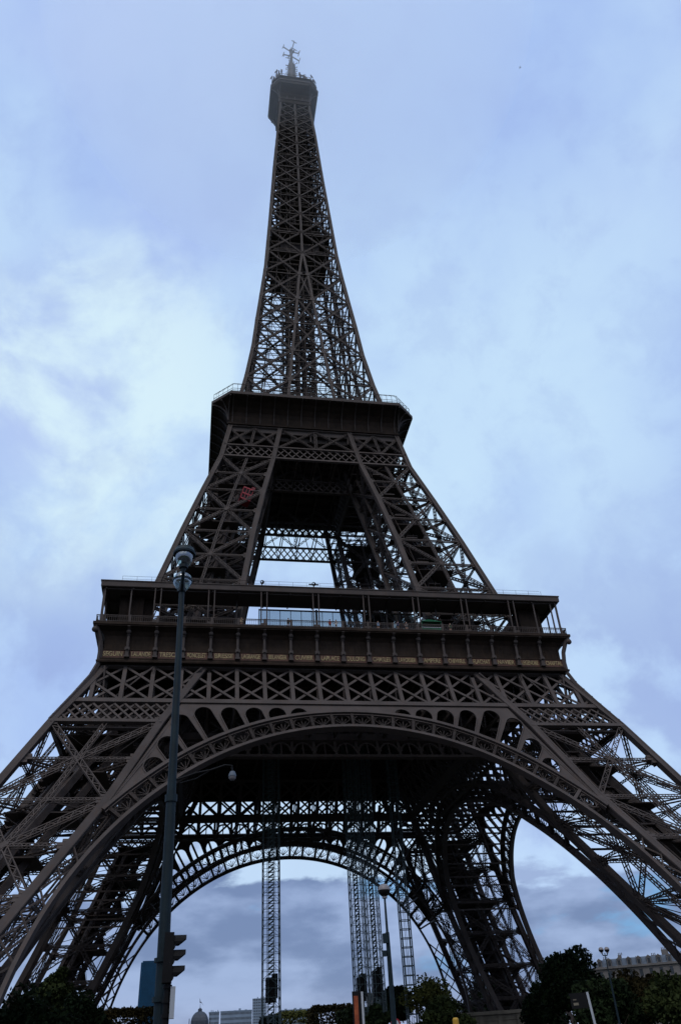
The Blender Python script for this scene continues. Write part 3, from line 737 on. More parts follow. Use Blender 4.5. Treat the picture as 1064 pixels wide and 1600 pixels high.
# glazed pavilion on the second platform
b = B(); b.b6(-11.5, 11.5, -11.5, 11.5, 124.2, 124.7); b.b6(-11.2, 11.2, -11.2, 11.2, 120.3, 121.3)
for s in (-11.3, 11.3):
    for x in np.linspace(-11.3, 11.3, 15): b.bar((x, s, 120.3), (x, s, 124.2), .14, .14, (0, 1, 0)); b.bar((s, x, 120.3), (s, x, 124.2), .14, .14, (0, 1, 0))
pv = b.build('platform_pavilion', iron, tower)
b = B()
for s in (-11.25, 11.25): b.b6(-11, 11, s-.03, s+.03, 121.3, 124.15); b.b6(s-.03, s+.03, -11, 11, 121.3, 124.15)
b.build('window_pane', mat('pavilion_glass', (0.07, 0.13, 0.15), 0.12, spec=0.7, var=0.3), pv)

# ---- shaft
ND = [120.3, 131.8, 143.2, 154.0, 164.3, 175.4, 185.5, 195.3, 204.7, 214.3, 222.5, 230.6, 237.6, 245.0, 250.8, 256.7, 262.3, 267.5, 272.3]
xi = lambda z: float(np.interp(z, [120, 131.8, 143.2, 154, 164.3, 175.4, 185.5], [5.7, 4.75, 3.8, 2.85, 2.0, 1.15, .12]))
def shaft_face():
    b = B(); mp_ = B(); n = V3(0, -1, .12)
    zs = [115.0]+ND
    for a, c in zip(zs[:-1], zs[1:]):
        k = .85 if a < 185 else .7
        o0, o1 = ho(a), ho(c); w = .85*k+.1
        b.bar(V3(-o0+w/2, -o0+w/2, a), V3(-o1+w/2, -o1+w/2, c), w, w, (0, 1, 0))       # corner post
        for e in (-1, 1): b.bar(V3(-o0+w/2+e*(w/2-.08), -o0-.02, a), V3(-o1+w/2+e*(w/2-.08), -o1-.02, c), .16, .1, n)
        if a < 185:
            for s in (-1, 1): mp_.bar(F(s*xi(a), a, .3), F(s*xi(c), c, .3), .62, .6, n)
        else: mp_.bar(F(0, a, .3), F(0, c, .3), .62, .6, n)
    root = b.build('shaft_post', iron); mp_.build('middle_post', iron, root)
    d = B(); g = d
    for j, (a, c) in enumerate(zip(ND[:-1], ND[1:])):
        big = a < 200; w = .52 if big else .36
        for s in (-1, 1):
            xo0, xo1 = s*(ho(a)-.3), s*(ho(c)-.3); x0, x1 = s*xi(a), s*xi(c)
            if big:
                d.lat(F(x0, a, .35), F(xo1, c, .35), w, .35, n, ch=.12, zz=.1); d.lat(F(xo0, a, .35), F(x1, c, .35), w, .35, n, ch=.12, zz=.1)
            else:
                d.bar(F(x0, a, .3), F(xo1, c, .3), w, .25, n); d.bar(F(xo0, a, .45), F(x1, c, .45), w, .25, n)
            d.bar(F(x0, a, .5), F(xo0, a, .5), .26, .3, n)
            d.lat(F(x0, (a+c)/2, .8), F(s*(ho((a+c)/2)-.3), (a+c)/2, .8), .22, .3, n, cell=.8, ch=.06, zz=.04)
            # gussets
            g.bar(F(x0-s*.1, a-.55, .0), F(x0-s*.1, a+.55, .0), 1.25 if big else .95, .12, n); g.bar(F(xo0-s*.25, a-.6, .02), F(xo0-s*.25, a+.6, .02), .9, .12, n)
        if a < 184:
            if j > 0 and a < 165:
                d.lat(F(-xi(a), a, .35), F(xi(c), c, .35), .4, .3, n, ch=.1, zz=.08); d.lat(F(xi(a), a, .35), F(-xi(c), c, .35), .4, .3, n, ch=.1, zz=.08)
            d.bar(F(-xi(a), a, .4), F(xi(a), a, .4), .25, .25, n)
        # secondary vertical lacing just inside the face
        for fx in (.35, .7):
            for s in (-1, 1): d.bar(F(s*fx*(ho(a)-.5), a, 1.0), F(s*fx*(ho(c)-.5), c, 1.0), .13); 
        for s in (-1, 1): d.bar(F(s*.35*(ho(a)-.5), a, 1.0), F(s*.7*(ho(c)-.5), c, 1.0), .12); d.bar(F(s*.9*(ho(a)-.5), a, 1.0), F(s*.45*(ho(c)-.5), c, 1.0), .1)
    d.build('lattice_bracing', iron, root)
    return root
quarter(shaft_face, tower)
b = B()
for j, a in enumerate(ND):
    for za in ((a,) if j == len(ND)-1 else (a, (a+ND[j+1])/2)):
        o_ = ho(za)-.5
        kk = 1.0 if za > 190 else .55; b.bar((-o_, -o_, za), (o_, o_, za), .3*kk, .4*kk); b.bar((-o_, o_, za), (o_, -o_, za), .3*kk, .4*kk)
        for s in (-1, 1):
            for t in (.35, .75): b.bar((s*o_*t, -o_, za), (s*o_*t, o_, za), .2*kk, .3*kk); b.bar((-o_, s*o_*t, za), (o_, s*o_*t, za), .2*kk, .3*kk)
for a in ND[7:]:
    w_ = ho(a)*1.25; b.box((0, 0, a-.2), w_, w_, .15)  # plates added at the upper levels to shut out sky light
b.build('inner_tie', iron, tower)
# lift wells and stair running up the middle
b = B()
for cx_, cy_ in ((-2.1, -2.1), (2.1, -2.1), (-2.1, 2.1), (2.1, 2.1)):
    for ex in (-1, 1):
        for ey in (-1, 1):
            kx = 1.25
            b.bar((cx_+ex*kx, cy_+ey*kx, 115), (cx_+ex*kx, cy_+ey*kx, 270), .3, .3)
    z = 115.0; j = 0
    while z < 268:
        s = 1 if j % 2 else -1
        for ex, ey in ((1, 0), (-1, 0), (0, 1), (0, -1)):
            if ex: b.bar((cx_+ex*1.25, cy_-s*1.25, z), (cx_+ex*1.25, cy_+s*1.25, z+2.6), .14); b.bar((cx_+ex*1.25, cy_-1.25, z), (cx_+ex*1.25, cy_+1.25, z), .16, .3)
            else: b.bar((cx_-s*1.25, cy_+ey*1.25, z), (cx_+s*1.25, cy_+ey*1.25, z+2.6), .14); b.bar((cx_-1.25, cy_+ey*1.25, z), (cx_+1.25, cy_+ey*1.25, z), .16, .3)
        z += 2.6; j += 1
b.build('lift_well', iron, tower)
b = B(); z = 116.0; j = 0
while z < 268:
    r_ = min(4.6, ho(z)-2.0); s = 1 if j % 2 else -1
    b.bar((-s*r_*.6, r_, z), (s*r_*.6, r_, z+2.7), .9, .2, (0, 1, 0)); b.bar((-r_, s*r_*.6, z), (-r_, -s*r_*.6, z+2.7), .9, .2, (1, 0, 0))
    b.box((s*r_*.7, r_, z+2.7), 1.6, 1.2, .15); b.bar((0, r_+.5, z), (0, r_+.5, z+2.7), .12)
    z += 2.7; j += 1
b.build('staircase', iron, tower)
# intermediate platform in the shaft
b = B(); b.b6(-8.2, 8.2, -8.2, 8.2, 195.6, 196.2); b.b6(-5.5, 5.5, -5.5, 5.5, 189.2, 195.6); b.b6(-7.6, 7.6, -7.6, 7.6, 188.4, 189.2); b.b6(-6, 6, -6, 6, 196.2, 199.5)
for s in (-1, 1):
    for x in np.arange(-7.5, 8, 1): b.bar((x, s*7.9, 196.2), (x, s*7.9, 197.4), .07); b.bar((s*7.9, x, 196.2), (s*7.9, x, 197.4), .07)
    b.bar((-7.9, s*7.9, 197.4), (7.9, s*7.9, 197.4), .08); b.bar((s*7.9, -7.9, 197.4), (s*7.9, 7.9, 197.4), .08)
b.build('intermediate_platform', iron, tower)

# ---- summit
b = B(); oct_loft(b, [(5.2, 5.15, 271.4), (5.35, 5.3, 271.6), (5.3, 5.2, 273.6), (5.35, 5.1, 275.2), (5.8, 5.2, 276.8), (6.8, 5.3, 278.2), (8.0, 5.4, 279.3), (8.1, 5.42, 280.6)])
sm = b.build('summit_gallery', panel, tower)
b = B(); oct_loft(b, [(8.1, 5.42, 280.55), (8.3, 5.5, 280.6), (8.3, 5.5, 281.3), (8.15, 5.4, 281.35)])
for k in range(4):
    c_, s_ = math.cos(k*PI/2), math.sin(k*PI/2); rot = lambda x, y, z: (x*c_-y*s_, x*s_+y*c_, z)
    for x in (-5.1, -2.6, 0, 2.6, 5.1):
        pr = [(5.45, 271.6), (5.45, 275.2), (5.95, 276.8), (7.0, 278.2), (8.15, 279.3)] if abs(x) > 3 else [(5.45, 273.4), (5.45, 275.4)]
        for (h0, z0), (h1, z1) in zip(pr[:-1], pr[1:]): b.bar(rot(x, -h0, z0), rot(x, -h1, z1), .3, .3, rot(0, 1, 0))
    b.bar(rot(-5.3, -5.42, 273.5), rot(5.3, -5.42, 273.5), .35, .3)
    pts = []
    for q_ in np.linspace(0, 1, 8):
        a_ = q_*PI/2; top = V3(-6.9, -6.9, 279.6); bot = V3(-5.4, -5.4, 274.0); pts.append(bot+(top-bot)*V3(1-math.cos(a_), 1-math.cos(a_), math.sin(a_)))
    for p, q in zip(pts[:-1], pts[1:]): b.bar(rot(*p), rot(*q), .3, .3)
b.build('cornice', iron, sm)
b = B(); oct_loft(b, [(7.5, 5.0, 281.35), (7.5, 5.0, 283.6), (7.9, 5.3, 283.9), (7.9, 5.3, 284.3), (6.6, 4.4, 284.8), (5.2, 3.6, 287.0), (3.2, 2.2, 289.6)])
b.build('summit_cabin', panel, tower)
b = B()
oc = octa(7.7, 5.2, 0)
for i in range(8):
    p, q = V3(*oc[i]), V3(*oc[(i+1) % 8]); b.bar(p+V3(0, 0, 285.6), q+V3(0, 0, 285.6), .1); 
    for j in range(6): b.bar(p+(q-p)*j/6+V3(0, 0, 284.2), p+(q-p)*j/6+V3(0, 0, 285.7), .1)
b.build('summit_railing', iron, tower)
rnd = random.Random(5)
for i in range(70):
    t = rnd.random(); k = rnd.randrange(8); p, q = V3(*oc[k]), V3(*oc[(k+1) % 8]); c = (p+(q-p)*t)*rnd.uniform(.85, 1.03)
    b = B(); h = rnd.uniform(2.0, 5.6)*(1.15 if c[0] < -4 or c[0] > 5 else .8)
    b.bar(c+V3(0, 0, 284), c+V3(0, 0, 284+h), rnd.choice((.16, .28, .4)), None, (0, 1, 0))
    ty = i % 4
    if ty == 0: b.lathe([(.05, 0), (.7, .25), (.75, .3)], tuple(c+V3(0, 0, 284+h*.7)), 10, (c[0], c[1], .2))
    elif ty == 1: b.box(tuple(c+V3(0, 0, 284+h*.8)), .55, .55, 1.2)
    elif ty == 2:
        for zz_ in (.5, .7, .9): b.bar(c+V3(-.6, 0, 284+h*zz_), c+V3(.6, 0, 284+h*zz_), .1)
    b.build('aerial', iron, tower)
b = B()
b.lathe([(2.4, 284), (1.9, 287.5), (1.6, 289), (1.6, 302.5), (1.3, 303.2), (1.45, 303.6), (1.45, 307.6), (.95, 308.2), (.55, 308.5), (.5, 318.5), (.75, 318.6), (.75, 319.6), (.2, 319.8), (.1, 322)], (0, 0, 0), 12)
am = b.build('antenna_mast', iron, tower)
b = B()
for z in np.arange(296, 309.5, 1.5):
    for k in range(4):
        a_ = k*PI/2+(z % 3)*.5; b.bar((1.3*math.cos(a_), 1.3*math.sin(a_), z), (2.3*math.cos(a_), 2.3*math.sin(a_), z+.2), .16); b.bar((2.2*math.cos(a_), 2.2*math.sin(a_), z-.4), (2.2*math.cos(a_), 2.2*math.sin(a_), z+.8), .12, None, (0, 1, 0))
b.build('dipole_array', iron, am)
for z, up_ in ((315.4, -1), (318.6, 1)):
    b = B()
    for k in range(4):
        a_ = k*PI/2+.25; d = V3(math.cos(a_), math.sin(a_), 0); e = V3(-math.sin(a_), math.cos(a_), 0); L_ = 3.2
        tip = d*L_+V3(0, 0, z+up_*1.3); b.bar((0, 0, z), tip, .3); b.bar(tip-e*1.0+V3(0, 0, .5), tip+e*1.0-V3(0, 0, .2), .2); b.bar(tip, tip+V3(0, 0, up_*1.3)-d*.2, .2)
    b.build('cross_aerial', iron, am)

# ---- thin low cloud brushing the summit
b = B(); b.lathe([(95*math.sin(PI*i/20), -95*math.cos(PI*i/20)) for i in range(21)], (0, 0, 345), 48)
vm = bpy.data.materials.new('cloud_vapour'); vm.use_nodes = True; N_ = vm.node_tree.nodes; N_.clear()
o_ = N_.new('ShaderNodeOutputMaterial'); v_ = N_.new('ShaderNodeVolumePrincipled'); v_.inputs['Color'].default_value = (.96, .99, 1, 1); v_.inputs['Density'].default_value = 0.0045; v_.inputs['Anisotropy'].default_value = 0.7
vm.node_tree.links.new(v_.outputs[0], o_.inputs['Volume'])
lc_ = b.build('low_cloud', vm); lc_['kind'] = 'stuff'; lc_['label'] = 'thin low cloud veiling the top of the tower'; lc_['category'] = 'cloud'

# ---------------------------------------------------------------- things in and on the tower
def place(u, v, dist):
    """unit direction of a view ray, stopped at a horizontal distance from the camera"""
    d = fwd + r2*((u-532)/1245.36) - u2*((v-800)/1245.36); h = math.hypot(d.x, d.y); d = d*(dist/h); return CAM+d
def azel(az, el, dist): return Vector((CAM.x+dist*math.sin(R(az)), CAM.y+dist*math.cos(R(az)), CAM.z+dist*math.tan(R(el))))

# red lift cabin climbing the upper left leg
lc = empty('lift_cabin', (-15.0, -22.6, 90.9), R(12), 'red double-deck lift cabin climbing inside the upper left iron leg', 'lift')
b = B(); b.b6(-1.7, 1.7, -1.5, 1.5, 0, .5); b.b6(-1.7, 1.7, -1.5, 1.5, 2.3, 2.9); b.b6(-1.7, 1.7, -1.5, 1.5, 4.9, 5.5)
for x in (-1.6, -.5, .5, 1.6):
    for y in (-1.4, 1.4): b.bar((x, y, 0), (x, y, 5.3), .2, .2, (0, 1, 0))
b.build('cabin_frame', redm, lc)
b = B(); b.b6(-1.5, 1.5, -1.3, 1.3, .5, 2.3); b.b6(-1.5, 1.5, -1.3, 1.3, 2.9, 4.9); b.build('cabin_window', black_m, lc)
b = B(); b.bar((-.8, 0, 5.5), (1.8, 1.6, 8.6), .5, .4); b.bar((.9, 0, 5.4), (2.2, 1.2, 8.2), .3, .3); b.box((1.7, 1.2, 8.2), 1.1, .9, 1.4); b.build('hoist_arm', redm, lc); lc.scale = (.6, .6, .62); lc.rotation_euler = (R(-8), R(14), R(12))

# hoist masts under the arch
def hoist_mast(name, x, y, w, h, label, cab=None, cell=1.25, inner=True, top=0.12):
    t = empty(name, (x, y, 0), 0, label, 'hoist mast', 'hoist masts standing under the tower')
    b = B(); k = w/2
    for ex in (-1, 1):
        for ey in (-1, 1): b.bar((ex*k, ey*k, 0), (ex*k, ey*k, h), .11, .11, (0, 1, 0))
    for e in (-.42, .42):
        for s in (-1, 1): b.bar((e*k, s*k, 0), (e*k, s*k, h), .07, .07, (0, 1, 0)); b.bar((s*k, e*k, 0), (s*k, e*k, h), .07, .07, (0, 1, 0))
    if inner: b.build('mast_post', scaf, t)
    r_ = B() if inner else b; z = 0; j = 0
    while z < h-cell:
        s = 1 if j % 2 else -1
        for e in (-1, 1):
            r_.bar((-k, e*k, z), (k, e*k, z), .06 if inner else .12); r_.bar((e*k, -k, z), (e*k, k, z), .06 if inner else .12)
            if not inner: continue
            r_.bar((-s*k, e*k, z), (s*k*.1, e*k, z+cell), .05); r_.bar((e*k, -s*k, z), (e*k, s*k*.1, z+cell), .05)
        z += cell; j += 1
    r_.build('mast_lacing' if inner else 'mast_frame', scaf, t)
    if inner:
        c = B()
        for e in (-.16, .16): c.bar((e*w, 0, 0), (e*w, 0, h), .14, .2, (0, 1, 0))
        z = 0
        while z < h-1: c.bar((-.16*w, 0, z), (.16*w, 0, z+.6), .12, .25); c.box((0, 0, z), .42*w, .25, .1); z += .8
        c.build('guide_rail', scaf, t)
    if cab:
        c = B(); c.b6(-.3*w, .28*w, -.3*w, .3*w, cab[0], cab[1]); c.b6(.05*w, .36*w, -.34*w, .2*w, cab[0]+.6, cab[1]+.5)
        for z in np.arange(cab[0], cab[1], .6): c.b6(-.32*w, .3*w, -.32*w, .32*w, z, z+.08)
        c.build('hoist_cage', black_m, t)
    return t
hoist_mast('hoist_mast', -7.8, 0, 2.75, 55.2, 'tall steel hoist mast left of the other masts under the arch', cab=(10.6, 14.0))
hoist_mast('hoist_mast', 6.75, 0, 2.15, 55.2, 'steel hoist mast on the left of the close pair under the arch', cab=(10.2, 13.5))
hoist_mast('hoist_mast', 9.5, 0.5, 2.15, 55.2, 'steel hoist mast on the right of the close pair under the arch', cab=(10.8, 14.4))
hoist_mast('hoist_mast', 14.85, 0, 1.6, 55.2, 'narrow ladder-like hoist mast nearest the right-hand leg', cell=1.35, inner=False)

# green awning stall, floodlights and people on the first floor
b = B(); b.poly([(-1.8, -1.2, 2.3), (1.8, -1.2, 2.3), (1.8, 1.2, 2.3), (-1.8, 1.2, 2.3), (-.2, 0, 3.3), (.2, 0, 3.3)], [(0, 1, 5, 4), (1, 2, 5), (2, 3, 4, 5), (3, 0, 4), (3, 2, 1, 0)])
b.b6(-1.7, 1.7, -1.1, 1.1, .0, 1.2)
for x in (-1.6, 1.6):
    for y in (-1, 1): b.bar((x, y, 0), (x, y, 2.3), .12, .12, (0, 1, 0))
st = empty('stall', (14.8, -34.6, 57.57), 0, 'small green stall with a green awning on the first floor balcony', 'stall')
b.build('awning', greenm, st)
b = B(); b.b6(-1.75, 1.75, -1.15, -1.11, 1.2, 1.3); b.b6(-1.6, 1.6, .9, 1.0, 1.2, 2.3); b.build('counter', white_m, st)
for k, (x, lab) in enumerate(((-12.5, 'small dark floodlight on the canopy roof, left one above the open gap'), (-4.2, 'small dark floodlight with side arms on the canopy roof near the middle'))):
    t = empty('floodlight', (x, -36.2, 64.75), 0, lab, 'floodlight', 'floodlights on the canopy roof')
    b = B(); b.bar((0, 0, 0), (0, 0, .8), .16, .16, (0, 1, 0)); b.bar((-.4, -.2, 0), (0, 0, .5), .08); b.bar((.4, -.2, 0), (0, 0, .5), .08)
    if k: b.bar((-.8, 0, .9), (.8, 0, .9), .16)
    b.build('stand', black_m, t)
    b = B(); b.lathe([(.12, -.2), (.3, .0), (.34, .25), (.3, .27)], (0, 0, 1.05), 10, (.3, 1, .3)); b.build('lamp_head', black_m, t)

def person_mesh(name, m_):
    """one continuous body grown with a skin modifier"""
    J = [((0, 0, .95), .14), ((0, 0, 1.2), .135), ((0, 0, 1.42), .15), ((0, 0, 1.52), .06), ((0, -.01, 1.66), .1), ((0, 0, 1.75), .07),
         ((.19, 0, 1.42), .06), ((.25, -.03, 1.15), .045), ((.2, -.2, 1.0), .035), ((.18, -.27, .98), .03),
         ((-.19, 0, 1.42), .06), ((-.25, -.03, 1.15), .045), ((-.2, -.2, 1.0), .035), ((-.18, -.27, .98), .03),
         ((.1, 0, .88), .09), ((.12, 0, .48), .065), ((.12, .02, .08), .045), ((.13, -.16, .04), .035),
         ((-.1, 0, .88), .09), ((-.12, 0, .48), .065), ((-.12, .02, .08), .045), ((-.13, -.16, .04), .035)]
    E_ = [(0, 1), (1, 2), (2, 3), (3, 4), (4, 5), (2, 6), (6, 7), (7, 8), (8, 9), (2, 10), (10, 11), (11, 12), (12, 13), (0, 14), (14, 15), (15, 16), (16, 17), (0, 18), (18, 19), (19, 20), (20, 21)]
    me = bpy.data.meshes.new(name); me.from_pydata([j[0] for j in J], E_, []); o = bpy.data.objects.new(name, me); C.objects.link(o)
    md = o.modifiers.new('s', 'SKIN'); 
    for i, j in enumerate(J): me.skin_vertices[0].data[i].radius = (j[1], j[1])
    me.skin_vertices[0].data[0].use_root = True
    o.modifiers.new('u', 'SUBSURF').levels = 1
    dg = bpy.context.evaluated_depsgraph_get(); m2 = bpy.data.meshes.new_from_object(o.evaluated_get(dg)); bpy.data.objects.remove(o)
    m2.materials.clear(); m2.materials.append(m_); m2.name = name; return m2
body = person_mesh('person', skin_m)
def garment(lo, hi_, m_, scale):
    b = B(); b.lathe([(.16*scale, lo), (.19*scale, lo+.05), (.18*scale, (lo+hi_)/2), (.23*scale, hi_-.08), (.1*scale, hi_)], (0, 0, 0), 12); o = b.build('jacket', m_); return o
cols = [('red', (.4, .04, .03)), ('white', (.6, .6, .6)), ('dark blue', (.03, .05, .15)), ('grey', (.2, .2, .2)), ('black', (.02, .02, .02)), ('pale blue', (.25, .4, .6)), ('beige', (.4, .33, .22)), ('dark green', (.03, .1, .05))]
spots = [(-1.9, -36.4), (-.9, -36.3), (9.0, -36.5), (10.4, -36.4), (-8.4, -36.4), (4.6+1.2, -36.4), (-15.6, -36.3), (17.6, -36.4)]
where = ['left of the middle twin post', 'just right of the middle twin post', 'right of the centre, before the glass screen', 'beside another figure before the glass screen', 'at the left part of the glass screen', 'at the right part of the centre', 'before the left leg', 'beside the green stall']
for (cn, cc), (x, y), wh in zip(cols, spots, where):
    o = bpy.data.objects.new('person', body); C.objects.link(o); o.location = (x, y, 57.57); o.rotation_euler = (0, 0, random.uniform(-.6, .6))
    tag(o, 'person in %s jacket, %s' % (cn, wh), 'person', 'visitors at the first floor railing')
    j = garment(.86, 1.5, mat('jacket_'+cn.replace(' ', '_'), cc, .8), 1.05); j.parent = o
    b = B(); b.ball((0, .01, 1.72), .115, 10); h = b.build('hair', black_m, o)

# ---------------------------------------------------------------- street furniture near the camera
def lamp_post():
    base = azel(-1.23, 0, 12.2); base.z = 0.14; base.z = 0.0
    top = azel(-1.95, 0, 12.2); top.z = 8.55
    t = empty('street_lamp', base, 0, 'tall dark green street lamp post with two glass bowl lamps, nearest the camera', 'street lamp')
    v = top-base
    b = B(); b.lathe([(.2, 0), (.2, .12), (.16, .2), (.13, .9), (.12, 1.0), (.11, 1.05)], (0, 0, 0), 16)
    P = lambda z: (v.x*z/8.55, v.y*z/8.55, z)
    b.tube([P(.9), P(2.6), P(5.0), P(5.05), P(7.6), P(8.55)], [.088, .084, .07, .066, .05, .046], 18); b.tube([P(5.0), P(5.1)], .09, 16)
    b.tube([P(8.5), P(8.7)], [.07, .04], 14)
    b.tube([P(2.5), P(2.56)], .115, 16); b.tube([P(2.95), P(3.0)], .115, 16)
    b.build('post', post_m, t)
    az = R(-1.95); f = Vector((math.sin(az), math.cos(az), 0))
    for k, (d, z) in enumerate(((-.32, 9.0), (.50, 9.0))):
        c = Vector(P(8.55))+f*d; c.z = z
        a = B(); a.tube([P(8.5), (c.x*.6+P(8.5)[0]*.4, c.y*.6+P(8.5)[1]*.4, 8.56), (c.x, c.y, 8.7), (c.x, c.y, 8.84)], [.035, .03, .03, .06], 10); a.build('lamp_arm', post_m, t)
        g = B(); g.lathe([(.05, -.16), (.1, -.135), (.135, -.07), (.15, .0), (.155, .06)] if k == 0 else [(.04, -.17), (.11, -.135), (.16, -.05), (.168, .02), (.15, .09), (.09, .15), (.02, .17)], tuple(c), 22)
        g.build('glass_bowl', globe_m, t, smooth=True)
        r_ = B(); r_.lathe([(.155, .03), (.19, .04), (.195, .075), (.18, .1), (.155, .09), (.155, .03)] if k == 0 else [(.165, -.02), (.178, -.015), (.178, .02), (.165, .02)], tuple(c), 24)
        if k == 0: r_.lathe([(.185, .08), (.155, .16), (.06, .22), (.01, .24)], tuple(c), 24)
        r_.lathe([(.01, -.12), (.045, -.1), (.045, .08), (.01, .1)], tuple(c), 10); r_.lathe([(.01, -.24), (.075, -.22), (.08, -.16), (.02, -.16)], tuple(c), 14)
        r_.build('lamp_rim', post_m, t, smooth=False)
    return base, P
LB, LP = lamp_post()
# dome camera on a swan-neck arm
s0 = place(283, 1216, 12.2); s1 = place(330, 1203, 12.2); s2 = place(352, 1195.5, 12.2); s3 = place(362.5, 1196.5, 12.2); s4 = place(363.5, 1207, 12.2)
dc = empty('dome_camera', s0, 0, 'small dome surveillance camera hanging from a thin curved arm on the lamp post', 'camera')
b = B(); q = [p-s0 for p in (s0-(s1-s0)*.25, s0, s0.lerp(s1, .5)+Vector((0, 0, .015)), s1, s2, s3, s4)]; b.tube(q, .014, 8); q2 = [p-s0-Vector((0, 0, .07)) for p in (s0, s0.lerp(s1, .5))]+[s1-s0]; b.tube(q2, .009, 6); b.build('arm', black_m, dc)
b = B(); c = s4-s0; b.lathe([(.015, .02), (.035, .015), (.056, -.035), (.06, -.06), (.02, -.06)], tuple(c), 16); b.build('housing', zinc, dc, smooth=False)
b = B(); b.lathe([(.054, -.062), (.05, -.09), (.03, -.112), (.003, -.12)], tuple(c), 16); b.build('dome', FROST, dc, smooth=True)

# traffic light seen from the side
tb = place(263, 1530, 11.9); tb.z = 0
tl = empty('traffic_light', tb, 0, 'black traffic light seen side-on with three hooded lenses, right of the near lamp post', 'traffic light')
rx = Vector((math.cos(R(-.8)), -math.sin(R(-.8)), 0))
def PX(u, v): return place(u, v, 11.9)-tb
b = B(); b.tube([(0, 0, 0), (0, 0, 3.2)], .042, 12); b.tube([(0, 0, 0), (0, 0, .5)], .09, 12); b.build('post', black_m, tl)
zt, zb_ = PX(270, 1458).z, PX(270, 1536).z
xh = (PX(271, 1490)-PX(262, 1490)).length; x0_ = PX(262, 1490).dot(rx); XR = PX(270.5, 1490).dot(rx); VT = PX(290.5, 1490).dot(rx)-XR
b = B(); cx_ = (XR-.055)*rx; b.bar(tuple(cx_+Vector((0, 0, zb_))), tuple(cx_+Vector((0, 0, zt))), .2, .12, (rx.x, rx.y, 0)); b.bar(tuple(Vector((0, 0, zb_+.1))), tuple(.1*rx+Vector((0, 0, zb_+.1))), .06); b.build('signal_housing', black_m, tl)
for v in (1466, 1489, 1514):
    c = PX(278, v); z = c.z-.05
    b = B(); seg = 14; vs = []
    for (l, dz, rr) in ((.0, 0, .1), (.05, 0, .1)):
        pass
    n = 9; vs = []
    for l in (0, 1):
        for k in range(n+1):
            a_ = -.35+ (PI+.7)*k/n; L_ = XR if l == 0 else XR+VT*(.40+.60*min(1, max(0, (math.sin(a_)+.35)/.8)))
            o_ = rx*L_+Vector((-rx.y, rx.x, 0))*(math.cos(a_)*.088)+Vector((0, 0, z+math.sin(a_)*.088)); vs.append(o_)
            vs.append(rx*L_+Vector((-rx.y, rx.x, 0))*(math.cos(a_)*.082)+Vector((0, 0, z+math.sin(a_)*.082)))
    m_ = n+1; fs = []
    for k in range(n):
        a0, a1, b0, b1 = 2*k, 2*k+2, 2*m_+2*k, 2*m_+2*k+2
        fs += [(a0, a1, b1, b0), (a0+1, b0+1, b1+1, a1+1), (b0, b1, b1+1, b0+1), (a0, a0+1, a1+1, a1)]
    b.poly(vs, fs); b.build('visor', black_m, tl)
    b = B(); b.lathe([(.001, .02), (.05, .016), (.08, 0), (.08, -.01), (.001, -.01)], tuple(rx*(XR+.012)+Vector((0, 0, z))), 16, tuple(rx)); b.build('lens', darkglass, tl)
cc = PX(266, 1542); cb_ = PX(266, 1592)
b = B(); o_ = rx*(PX(270, 1560).dot(rx)); b.bar((o_.x, o_.y, cb_.z), (o_.x, o_.y, cc.z), .12, .06, (rx.x, rx.y, 0)); bx = b.build('control_box', white_m, tl)
b = B()
for z in (cc.z, cb_.z+.03, (cc.z*.55+cb_.z*.45)): b.tube([(0, 0, z-.02), (0, 0, z+.02)], .058, 12)
b.build('clamp', black_m, tl)

def globe_lamp(name, u, v, dist, r_, label, heads=1, boxed=False, ub=None):
    c = place(u, v, dist); t = empty(name, (c.x, c.y, 0), 0, label, 'street lamp')
    z = c.z; k = r_/.22
    b = B(); b.tube([(0, 0, 0), (0, 0, 1.0), (0, 0, 1.02), (0, 0, z*.55), (0, 0, z*.8), (0, 0, z*.805), (0, 0, z-r_*1.2)], [.13*k, .12*k, .1*k, .085*k, .07*k, .045*k, .035*k], 12); b.lathe([(.2*k, 0), (.2*k, .3), (.14*k, .4)], (0, 0, 0), 14); b.build('post', post_m, t)
    offs = [(0, 0)] if heads == 1 else [(-r_*1.25, 0), (r_*1.25, 0)]
    for ox, oy in offs:
        if heads > 1:
            a = B(); a.tube([(0, 0, z-r_*2.2), (ox*.7, 0, z-r_*2), (ox, 0, z-r_*1.1)], .05, 8); a.build('lamp_arm', post_m, t)
        g = B(); g.lathe([(r_*math.sin(PI*i/12), -r_*math.cos(PI*i/12)) for i in range(7)], (ox, oy, z), 20); g.build('globe_shaded_half', black_m, t, smooth=True)  # shade on the globe's underside put in as black colour
        g = B(); g.lathe([(r_*1.03*math.sin(PI*i/12), -r_*1.0*math.cos(PI*i/12)) for i in range(6, 13)], (ox, oy, z), 20); g.lathe([(.09, -r_*1.25), (r_*.45, -r_*.98), (r_*.3, -r_*.9)], (ox, oy, z), 12); g.build('upper_globe', FROST, t, smooth=True)
    if boxed:
        b = B(); b.box((-.1, -.05, z*.86-.6), .16, .2, .3); b.box((-.17, -.05, z*.72-.1), .14, .16, .18); b.build('junction_box', post_m, t)
globe_lamp('street_lamp', 600, 1391, 32, .22, 'slim dark post topped by a single round globe lamp under the arch', 1, True)
globe_lamp('street_lamp', 943, 1484, 92, .24, 'distant lamp post with a pair of globes before the apartment block', 2)

